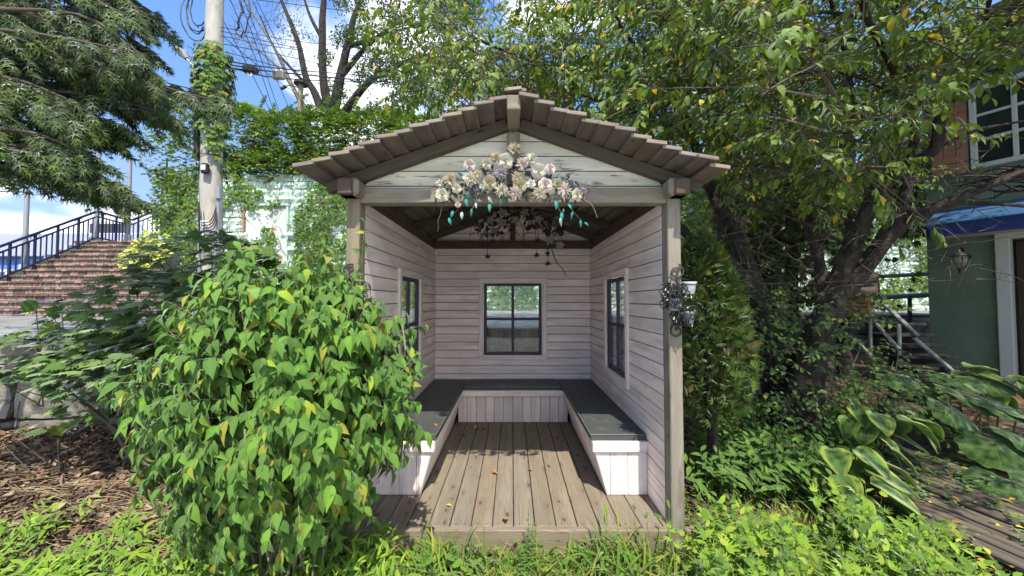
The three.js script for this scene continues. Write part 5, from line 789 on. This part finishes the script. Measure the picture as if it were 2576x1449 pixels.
// single weeds at the deck front
{
  reseed(2351);
  const up = thing('feathery_weed', 'upright feathery green weed in front of the middle of the deck', 'weed'); const fg = lobeGeo([[-60, .6], [-25, .8], [0, 1], [25, .8], [60, .6]], .25, 1, { droop: .2 }); const fm = [[.10, .21, .03], [.13, .24, .035]].map(c => leafMat(...c, .4, .1));
  for (let s = 0; s < 5; s++) { const b = V(.06 + rr(-.06, .06), H(.06, .16), .16 + rr(-.03, .04)), h = rr(.2, .38), l = rr(-.05, .05); part('stem', tube([b, b.clone().add(V(l * .5, h * .5, 0)), b.clone().add(V(l, h, 0))], [.003, .0015], 5, 4), M.stem, up); for (let k = 0; k < 26; k++) { const f = .15 + .85 * k / 26, a = k * 2.4, o = part('leaf', fg, fm[k % 2], up); pose(b.clone().add(V(l * f, h * f, 0)), V(Math.cos(a), rr(.2, .8), Math.sin(a)), UP, .045 * (1.15 - f * .7)).decompose(o.position, o.quaternion, o.scale); } }
  const bw = thing('broad_weed', 'low weed with rounded scalloped leaves against the left of the deck front', 'weed'); const bl = lobeGeo([[-120, .8], [-80, .9], [-40, .95], [0, 1], [40, .95], [80, .9], [120, .8]], .86, 1, { droop: .12, cup: .04 }); for (let k = 0; k < 16; k++) { const b = V(-.34 + rr(-.16, .16), H(-.3, .14), .14 + rr(-.06, .06)), e = b.clone().add(V(rr(-.06, .06), rr(.06, .17), rr(0, .07))); part('stalk', tube([b, e], [.002, .0015], 4, 1), M.stem, bw); const o = part('leaf', bl, fm[k % 2], bw); pose(e, V(rr(-.6, .6), rr(-.1, .3), 1), V(rr(-.3, .3), 1, .6), rr(.022, .04)).decompose(o.position, o.quaternion, o.scale); }
  const head = merge([(() => { const g = new THREE.SphereGeometry(1, 7, 6); g.scale(.3, 1, .3); return g; })(), ...Array.from({ length: 40 }, () => { const y = rr(-.9, .9), a = rr(0, 6.28), r = .28 * Math.sqrt(1 - y * y); return tube([V(Math.cos(a) * r, y, Math.sin(a) * r), V(Math.cos(a) * (r + .35), y + .35, Math.sin(a) * (r + .35))], [.03, .01], 3, 1); })]);
  const hm = leafMat(.22, .32, .08, .4, 0); [[.55, .1, .34, 'leftmost foxtail grass head before the right bench'], [.70, .14, .40, 'tall nodding foxtail grass in front of the right bench'], [.82, .08, .33, 'foxtail grass right of the tall nodding one'], [.95, .12, .37, 'foxtail grass nearest the right post'], [.45, .2, .26, 'short foxtail grass in front of the deck boards']].forEach(([x, z, h, lab]) => { const t = thing('foxtail_grass', lab, 'grass', 'foxtail grasses before the deck'); const b = V(x, H(x, z), z), e = b.clone().add(V(rr(-.05, .05), h, rr(-.03, .05))); part('stem', tube([b, b.clone().lerp(e, .6).add(V(.01, 0, 0)), e], [.0018, .001], 4, 5), M.stem, t); const o = part('seed_head', head, hm, t); o.position.copy(e); o.scale.set(.02, .026, .02); o.rotation.set(rr(-.3, .5), 0, rr(-.5, .5)); for (let k = 0; k < 4; k++) { const q = part('blade', leafGeo(1, .06, { seg: 4, fold: .3, droop: .6 }), fm[k % 2], t); pose(b.clone().lerp(e, .15 + k * .15), V(rr(-1, 1), .7, rr(-.6, .6)), UP, rr(.12, .2)).decompose(q.position, q.quaternion, q.scale); } });
}
// ---------- utility pole ----------
{
  reseed(2401); const t = thing('utility_pole', 'tall concrete utility pole wrapped in ivy with boxes and conduits', 'utility pole'); const D = 7.5, q = (x, y, o = 0) => W(x, y, D - o);
  part('pole', tube([q(528, 806), q(530, 600), q(534, 300), q(541, 0), q(544, -120)], [.205, .2, .175, .148, .14], 18, 16), M.concrete, t);
  part('conduit', tube([q(549, 806, .2), q(548, 600, .2), q(549, 480, .2)], [.03, .03], 8, 4), M.greyPaint, t); part('conduit_cap', tube([q(549, 500, .21), q(550, 470, .21)], [.05, .05], 10, 2), M.greyPaint, t);
  { const p = []; for (let i = 0; i <= 60; i++) { const f = i / 60; p.push([1 + .16 * (i % 2)]); } part('corrugated_conduit', tube([q(496, 400, .05), q(494, 350, .05), q(497, 290, .05), q(505, 250, .05)], Array.from({ length: 61 }, (_, i) => .05 * (1 + .18 * (i % 2))), 9, 60), M.black, t); }
  for (let i = 0; i < 5; i++) part('cable', tube([q(502 + i * 2, 470, .12), q(503 + i * 1.5 - 6 * Math.sin(i), 560, .2), q(505 + i * 2, 700, .15)], [.009, .009], 5, 8), M.black, t); for (let i = 0; i < 4; i++) part('cable', tube([q(547, 510 + i * 4, .2), q(530 + i * 3, 555 + i * 6, .28), q(508, 560 + i * 8, .2)], [.009, .009], 5, 8), M.black, t);
  const mb = grp('meter_box', t); mb.position.copy(q(516, 424, .24)); at(part('box', cbox(.13, .2, .1, .02), M.black, mb), 0, 0, 0); at(part('sticker', cbox(.09, .1, .004, .001), M.white, mb), 0, .01, .052); const cl = part('band', new THREE.TorusGeometry(.2, .008, 5, 24), M.iron, t); cl.position.copy(q(531, 395)); cl.rotation.x = Math.PI / 2;
  // faded paper notice
  const nt = makeTex(128, 96, (u, v) => { const n = fbm(u * 10, v * 8, 141, 4, 10, 8); let c = 205 + n * 30; const row = Math.floor(v * 5), inR = (v * 5 % 1) > .25 && (v * 5 % 1) < .75; if (row > 0 && row < 4 && inR && vn(u * 16, row * 7, 143) > .42 && u > .1 && u < .9) c -= 80; return [c, c, c + 4]; }); const no = part('paper_notice', new THREE.CylinderGeometry(.206, .206, .3, 10, 1, true, -.55, 1.1), mat(lin(1, 1, 1), .8, { map: nt.map, side: THREE.DoubleSide }), t); no.position.copy(q(530, 578));
  for (let k = 0; k < 7; k++) { const s = k < 4 ? -1 : 1, pts = [], r = rr(.3, .55); for (let j = 0; j <= 14; j++) { const a = j / 14 * Math.PI * (s < 0 ? 1.5 : 1.1) + (s < 0 ? .7 : -1.2 + rr(-.2, .2)); pts.push(q(541, 20, .15).add(V(s * (.22 + r * .3) + Math.cos(a) * r * (s < 0 ? .55 : .8), Math.sin(a) * r * 1.25 - (s > 0 ? .1 : 0), rr(-.05, .05)))); } part('cable_loop', tube(pts, [.012, .012], 5, 28), M.black, t); }
  const arm = grp('lamp_arm', t); part('arm', tube([q(520, 200), q(495, 178), q(468, 145)], [.03, .025], 6, 4), M.greyPaint, arm); part('lamp_head', tube([q(470, 148), q(458, 132), q(440, 122)], [.04, .1, .05], 8, 6), M.greyPaint, arm);
  const iv = thing('pole_ivy', 'dense ivy sleeve climbing the utility pole', 'ivy'); const lv = new Leaves(ivyGeo, ivyTone, { trans: .35, coat: .2 }); for (let i = 0; i < 3000; i++) { const y = 120 + 330 * Math.pow(rnd(), .9), a = rr(0, 6.28), k = y < 290 ? .85 : y < 440 ? .5 : .2; if (rnd() > k || fbm(a * 1.2, y / 40, 151, 3) < (y > 290 ? .5 : .3)) continue; const c = q(540 - y * .018, y), r = rr(.19, .31) + (y > 150 && y < 260 ? .06 : 0); lv.add(c.add(V(Math.cos(a) * r, 0, Math.sin(a) * r)), V(Math.cos(a) * .5, -.8, Math.sin(a) * .5), V(Math.cos(a), .5, Math.sin(a)), rr(.05, .1)); } lv.build(iv, 'leaf', 200);
  for (const [x, y, z] of [[590, 235, 7.2], [600, 250, 7.2]]) { } }
// overhead cables
{
  reseed(2451); const wires = [[[560, 152, 7.4], [700, 172, 9], [1010, 196, 13]], [[560, 160, 7.4], [720, 184, 9], [1090, 214, 13]], [[560, 165, 7.4], [700, 196, 9], [1090, 208, 13]], [[562, 172, 7.4], [640, 176, 8], [860, 198, 11]], [[556, 68, 7.4], [760, 105, 11], [1090, 140, 16]], [[556, 78, 7.4], [780, 125, 11], [1090, 165, 16]], [[556, 90, 7.4], [700, 118, 11], [1000, 160, 16]], [[470, 115, 8], [520, 140, 7.6], [556, 154, 7.5]], [[440, 132, 9], [500, 148, 8], [556, 160, 7.5]], [[600, -10, 8], [650, 130, 9], [705, 290, 12]], [[575, -10, 8], [640, 140, 9], [690, 285, 12]], [[630, -10, 8], [690, 120, 10], [775, 290, 13]], [[555, 40, 7.6], [620, 160, 9], [685, 290, 12]], [[560, 90, 7.6], [680, 190, 10], [790, 265, 13]], [[650, 0, 8], [830, 22, 10], [1100, 60, 14]], [[610, -10, 8.4], [665, 130, 10], [735, 290, 13]], [[640, -10, 8], [720, 150, 11], [800, 285, 14]], [[560, 110, 7.6], [760, 150, 10], [1090, 235, 15]], [[565, 130, 7.4], [800, 190, 10], [1090, 222, 13]]];
  wires.forEach((w, i) => { const o = part('overhead_cable', tube(w.map(a => W(...a)), [i < 4 ? .014 : .008, i < 4 ? .014 : .009], 5, 14), M.black); { const k = i < 4 ? 0 : w[2][1] > 255 ? 2 : w[0][0] < 500 ? 3 : 1; tag(o, ['thick black cable in the bundle carrying the boxes', 'thin cable running from the pole top to the dark tree', 'thin wire slanting steeply down behind the hedge', 'short cable reaching the pole from the maple side'][k], 'cable', ['cable bundle', 'thin overhead cables', 'slanting wires', 'cables from the left'][k]); }; });
  const sb = thing('splice_box', 'black cable splice box hanging on the wires beside the pole', 'cable box', null, W(630, 176, 7.9)); at(part('box', cbox(.3, .15, .14, .025), M.black, sb), 0, 0, 0, 0, 0, -.12); for (const x of [-.04, .04]) at(part('tag', cbox(.045, .07, .01, .002), M.white, sb), x, -.11, .03); 
  const am = thing('line_amplifier', 'grey finned amplifier box hanging on the overhead wires', 'cable box', null, W(701, 190, 8.6)); const gm = mat(lin(.26, .26, .22), .6, { metalness: .3 }); at(part('housing', cbox(.26, .18, .1, .015), gm, am), 0, 0, 0); for (let i = 0; i < 9; i++) at(part('fin', cbox(.012, .17, .03, .003), gm, am), -.11 + i * .0275, 0, .06); for (const x of [-.06, .05]) at(part('connector', cbox(.03, .07, .03, .006), M.white, am), x, .12, 0);
  const cp = thing('camera_post', 'weathered post with round cap and small camera above the hedge', 'post', null, W(755, 300, 12.4)); part('post', tube([V(0, -.6, 0), V(0, 1.2, 0)], [.085, .08], 8, 2), M.beam[2], cp); at(part('cap', new THREE.CylinderGeometry(.22, .22, .05, 16), M.iron, cp), 0, 1.22, 0); part('arm', tube([V(0, 1.05, .05), V(-.3, 1.08, .15), V(-.42, 1.02, .2)], [.018, .018], 5, 4), M.iron, cp); at(part('camera_body', cbox(.2, .09, .09, .02), M.iron, cp), -.46, .98, .2, 0, 0, .5);
}
// ---------- flower swags ----------
const GD = 2.335, gx = z => 1054 + z * .2513, gy = z => 338.6 + z * .2513;
function roseGeo() {
  const out = []; let a = 0; for (let ring = 0; ring < 6; ring++) { const n = [2, 3, 3, 4, 5, 6][ring], op = [.05, .16, .32, .52, .76, 1.05][ring], rad = [.02, .06, .10, .14, .18, .2][ring], L = [.46, .50, .56, .62, .70, .74][ring]; for (let i = 0; i < n; i++) { a += 6.283 / n + (i ? 0 : .5); const pos = [], idx = [], U = 4, Vn = 3; for (let v = 0; v <= Vn; v++) for (let u = 0; u <= U; u++) { const s = u / U * 2 - 1, tt = v / Vn, th = a + s * (.95 - .06 * ring), rr2 = rad + Math.sin(op) * L * tt + .12 * tt * tt * tt * (ring / 5), cur = (1 - .22 * s * s * tt); const z = Math.cos(op) * L * tt * (1 - .18 * s * s) - .07 * ring - .14 * tt * tt * tt * (ring / 5) + .07 * Math.sin(a * 5 + s * 4) * tt * (ring / 5); pos.push(Math.cos(th) * rr2 * cur, Math.sin(th) * rr2 * cur, z); } for (let v = 0; v < Vn; v++) for (let u = 0; u < U; u++) { const p = v * (U + 1) + u, q = p + U + 1; idx.push(p, p + 1, q, q, p + 1, q + 1); } const g = fromTris(pos); g.setIndex(idx); g.computeVertexNormals(); out.push(g); } } out.push(moved(new THREE.IcosahedronGeometry(.1, 1), 0, 0, .3)); return merge(out);
}
function spiderGeo(n) { const l = []; for (let i = 0; i < n; i++) { const d = rdir(); d.z = Math.abs(d.z) * .8 + .05; d.normalize(); const b = d.clone().multiplyScalar(.15), e = d.clone().multiplyScalar(rr(.75, 1.05)).add(V(0, 0, -.1)); l.push(tube([b, b.clone().lerp(e, .55).add(V(0, 0, .08)), e], [.04, .055, .03], 4, 3)); } return merge(l); }
{
  reseed(2501); const t = thing('flower_swag', 'arched swag of cream paper roses and spiky flowers on the front gable beam', 'flower garland', null); const fl = (c, r = .8) => mat(lin(...c), r, { side: THREE.DoubleSide });
  const cream = fl([.56, .52, .39]), tan = fl([.48, .42, .27]), pinkc = fl([.54, .45, .40]), mauve = fl([.34, .27, .31]), plum = fl([.10, .08, .11]), white = fl([.58, .55, .45]), teal = fl([.03, .30, .24], .5), tealP = fl([.42, .55, .50], .6), darkL = fl([.035, .045, .04], .7);
  const rg = [roseGeo(), roseGeo()]; const put = (n, g, m, x, y, r, dd = 0, rx = 0, ry = 0, rz = 0) => { const o = part(n, g, m, t); o.position.copy(W(gx(x), gy(y), GD - dd)); o.rotation.set(rx, ry, rz); o.scale.setScalar(r * .2513 * GD / F * 1.0); return o; };
  for (const [x, y, r, m] of [[505, 305, 65, pinkc], [675, 285, 60, cream], [870, 265, 88, white], [235, 600, 75, cream], [375, 540, 52, cream], [710, 480, 80, tan], [1010, 510, 78, tan], [1200, 360, 82, white], [1315, 340, 60, pinkc], [1270, 500, 84, pinkc], [1120, 490, 50, white], [1590, 600, 68, cream], [540, 540, 55, plum], [390, 700, 32, pinkc], [630, 520, 28, tealP]]) put('rose', pick(rg), m, x, y, r, .05, rr(-.1, .35), rr(-.4, .4), rr(0, 6));
  const sg = [spiderGeo(75), spiderGeo(64)]; for (const [x, y, r, m] of [[955, 150, 80, tan], [775, 230, 62, tan], [1030, 300, 78, pinkc], [1120, 260, 84, white], [820, 390, 78, mauve], [310, 460, 84, tan], [520, 450, 88, cream], [830, 560, 80, cream], [960, 590, 82, pinkc], [980, 430, 70, tan], [1210, 590, 76, cream], [1460, 560, 94, pinkc], [1640, 570, 54, mauve], [1390, 490, 62, tan], [210, 490, 50, white], [590, 400, 60, tan]]) put('spiky_flower', pick(sg), m, x, y, r * .98, .045, rr(-.3, .3), rr(-.4, .4), rr(0, 6));
  const lf = [leafGeo(1, .42, { seg: 4, fold: .3, droop: .5 }), leafGeo(1, .34, { seg: 4, fold: .3, droop: .9 })]; for (const [x, y, s, a] of [[430, 380, 90, 1.8], [440, 410, 80, 2.6], [490, 560, 80, 2.9], [340, 760, 75, 3.4], [300, 830, 75, 2.9], [430, 770, 80, 3.2], [470, 640, 85, 3.0], [525, 740, 75, 3.1], [690, 620, 80, 2.6], [705, 690, 85, 3.1], [820, 640, 70, 3.3], [1395, 420, 70, 2.3], [1355, 560, 60, 2.9], [1430, 780, 85, 3.2], [1415, 830, 85, 3.1], [1540, 770, 75, 3.5], [1615, 850, 80, 3.0], [1655, 880, 60, 1.9], [1490, 690, 70, 2.4], [565, 680, 60, 2.9], [1370, 660, 90, 3.0], [1450, 740, 60, 3.3]]) { const o = put('teal_leaf', pick(lf), rnd() < .25 ? tealP : teal, x, y, s, .04); o.rotation.set(0, 0, 0); o.quaternion.setFromRotationMatrix(pose(V(), V(Math.sin(a), Math.cos(a), .25), V(rr(-.3, .3), .2, 1), 1)); }
  for (let i = 0; i < 260; i++) { const f = rnd(), x = 180 + f * 1480, top = 480 - 260 * Math.sin(Math.PI * f), y = rr(top + 40, 640); const o = put('backing_leaf', pick(lf), darkL, x, y, rr(50, 90), rr(-.03, .03)); o.quaternion.setFromRotationMatrix(pose(V(), V(rr(-1, 1), rr(-1, .6), .3), V(rr(-.4, .4), .2, 1), 1)); }
  for (const p of [[[230, 690], [215, 800], [190, 860], [195, 920], [185, 975]], [[370, 690], [390, 750], [330, 800]], [[1640, 650], [1720, 690], [1760, 760], [1785, 835]], [[1510, 720], [1560, 790], [1620, 850]], [[300, 390], [200, 440], [105, 445]], [[180, 540], [80, 550], [0, 560]], [[1600, 480], [1700, 510], [1845, 565]], [[1600, 495], [1750, 505], [1870, 500]], [[1400, 320], [1450, 350], [1490, 425]], [[540, 640], [560, 700], [525, 750]], [[1380, 680], [1400, 740], [1430, 800]], [[700, 230], [702, 190]], [[520, 330], [600, 270], [640, 330]], [[1400, 330], [1430, 285]], [[160, 500], [60, 600], [10, 640]], [[200, 470], [120, 590], [60, 620]]]) part('twig', tube(p.map(([x, y]) => W(gx(x), gy(y), GD - .02)), [.0022, .0012], 4, 8), pick([M.twig, M.twigPale, M.twig]), t);
  // dark dried swag hanging inside
  const u = thing('dried_swag', 'dark dried flower swag with spiky seed balls hanging inside the roof', 'flower garland'); const D2 = 3.45, q = (x, y, dd = 0) => W(gx(x), gy(y), D2 + dd); const dk = mat(lin(.022, .018, .016), .9, { side: THREE.DoubleSide }), gr = mat(lin(.16, .14, .115), .9, { side: THREE.DoubleSide });
  const bg = merge([new THREE.IcosahedronGeometry(.55, 1), ...Array.from({ length: 14 }, () => { const d = rdir(); return tube([d.clone().multiplyScalar(.5), d.clone().multiplyScalar(1.05)], [.1, .03], 3, 1); })]); for (const [x, y] of [[685, 1220], [1180, 1205], [1290, 1190], [1290, 1290], [640, 1105], [735, 1080], [830, 985], [920, 955], [1050, 1085], [1185, 1065], [1085, 940], [740, 1000]]) { const o = part('seed_ball', bg, dk, u); o.position.copy(q(x, y, rr(-.06, .06))); o.rotation.set(rr(0, 6), rr(0, 6), 0); o.scale.setScalar(.034); part('thread', tube([q(x, y), q(x + rr(-30, 30), rr(820, 880))], [.0025, .0025], 4, 1), dk, u); }
  const pg = leafGeo(1, .6, { seg: 4, fold: .5, droop: .4, widest: .55 }); for (let i = 0; i < 150; i++) { const f = rnd(), x = 560 + f * 900, y = rr(760 + 140 * Math.pow(2 * f - 1, 2), 950 + 60 * Math.sin(f * 9)); const o = part('dried_petal', pg, rnd() < .35 ? gr : dk, u); const m = pose(q(x, y, rr(-.08, .08)), V(rr(-1, 1), rr(-1, .6), rr(-.2, 1)), V(rr(-.6, .6), .3, 1), rr(.04, .075)); m.decompose(o.position, o.quaternion, o.scale); }
  for (const [x, y] of [[1300, 1060], [1195, 850], [965, 860], [830, 780], [1060, 780], [830, 880], [1410, 1110], [720, 860]]) for (let k = 0; k < 5; k++) { const o = part('pale_petal', pg, gr, u); const a = k * 1.26 + x; const m = pose(q(x, y, -.08), V(Math.cos(a), Math.sin(a), .5), V(0, 0, 1), .05); m.decompose(o.position, o.quaternion, o.scale); }
  for (let i = 0; i < 60; i++) { const p = q(rr(520, 1480), rr(800, 980), rr(-.08, .08)), e = p.clone().add(V(rr(-.14, .14), rr(-.22, .05), rr(-.05, .05))); part('dry_twig', tube([p, p.clone().lerp(e, .5).add(V(rr(-.03, .03), rr(-.03, .03), 0)), e], [.003, .0012], 4, 4), dk, u); } part('dry_twig', tube([[1330, 1150], [1360, 1240], [1400, 1310], [1440, 1340], [1455, 1390], [1480, 1410]].map(a => q(...a)), [.006, .004, .003], 5, 12), dk, u); part('hanger', tube([q(700, 760), q(1000, 740), q(1350, 780)], [.012, .012], 6, 6), dk, u);
}
// ---------- iron brackets, pots and light strings on the posts ----------
{
  function scroll(c, r, sgn, n = 26) { const p = []; for (let i = 0; i <= n; i++) { const a = i / n * 8.2, q = r * (1 - .78 * i / n); p.push(V(c.x + Math.cos(a * sgn + 1.2) * q, c.y + Math.sin(a * sgn + 1.2) * q, c.z)); } return p; }
  function bracket(x, side, y0, y1, label, potLabels, lightLabel, seedN) {
    reseed(seedN); const z = .012, t = thing('iron_bracket', label, 'bracket', 'iron pot brackets on the posts'); part('bar', tube([V(x, y0 + .05, z), V(x, (y0 + y1) / 2, z), V(x, y1 - .05, z)], [.005, .005], 5, 2), M.iron, t); part('scroll', tube(scroll(V(x - .005 * side, y1 - .045, z), .05, -side), [.006, .005], 5, 30), M.iron, t); part('scroll', tube(scroll(V(x - .005 * side, y0 + .045, z), .05, side), [.006, .005], 5, 30), M.iron, t);
    const spots = [[x + .05 * side, y1 - .155], [x - .04 * side, y1 - .26], [x + .04 * side, y1 - .34]]; spots.forEach(([px, py], i) => { const r = new THREE.TorusGeometry(.042, .004, 5, 18); const o = part('ring', r, M.iron, t); at(o, px, py + .022, .065, Math.PI / 2, 0, 0); part('strut', tube([V(x, py + .022, z), V(px, py + .022, .03)], [.004, .004], 4, 1), M.iron, t); const pt = thing('flower_pot', potLabels[i], 'pot', 'white tin pots on the post brackets', V(px, py, .065)); part('pot', new THREE.LatheGeometry([[0, -.035], [.03, -.035], [.037, .015], [.041, .017], [.043, .034], [.047, .036], [.045, .04], [.04, .035], [.034, -.02], [0, -.02]].map(a => new THREE.Vector2(...a)), 18), i === 0 ? M.white : M.greyPaint, pt); });
    const l = thing('light_string', lightLabel, 'string lights', 'light strings tangled on the posts'); const cab = []; for (let i = 0; i < 78; i++) { const [sx, sy] = i < 18 ? [x - .05 * side, y1 - .16] : i < 46 ? [x - .05 * side, y1 - .235] : [x + .02 * side, y1 - .335]; const c = V(sx + rr(-.045, .045), sy + rr(-.03, .03), .06 + rr(-.03, .04)); const p = []; const a0 = rr(0, 6), R = rr(.025, .055), ax = rdir(), bx = V().crossVectors(ax, rdir()).normalize(); ax.crossVectors(bx, ax).normalize(); for (let j = 0; j <= 7; j++) { const a = a0 + j / 7 * 4.6; p.push(c.clone().addScaledVector(bx, Math.cos(a) * R).addScaledVector(ax, Math.sin(a) * R).add(V(rr(-.008, .008), rr(-.008, .008), 0))); p[j].z = Math.max(p[j].z, .012); } cab.push(tube(p, [.003, .003], 4, 12)); if (i % 2 === 0) { const e = p[7], d = rdir(); const o = part('bulb', tube([e, e.clone().addScaledVector(d, .012)], [.0035, .002], 5, 1), M.white, l); } } part('cable', merge(cab), M.black, l); for (let i = 0; i < 26; i++) { const c = V(x + rr(-.08, .08), y1 - .13 - rr(.02, .24), .08 + rr(-.02, .03)); const o = part('bulb', new THREE.CylinderGeometry(.002, .004, .016, 5), i % 3 ? M.black : M.white, l); at(o, c.x, c.y, c.z, rr(0, 6), rr(0, 6), 0); }
  }
  bracket(1.062, 1, 1.36, 1.83, 'black iron scroll bracket screwed to the right post', ['white tin pot at the top of the right post bracket', 'small tin pot half buried in cables on the right post', 'lowest tin pot wrapped in cables on the right post'], 'black light string with white bulbs tangled round the right post bracket', 2601);
  bracket(-1.045, -1, 1.36, 1.83, 'rusty iron scroll bracket on the left post above the bush', ['tin pot at the top of the left post bracket', 'tin pot behind leaves in the middle of the left bracket', 'lowest tin pot of the left bracket behind the bush'], 'dark light string bunched on the left post bracket behind the bush', 2701);
}
renderer.render(scene, camera);
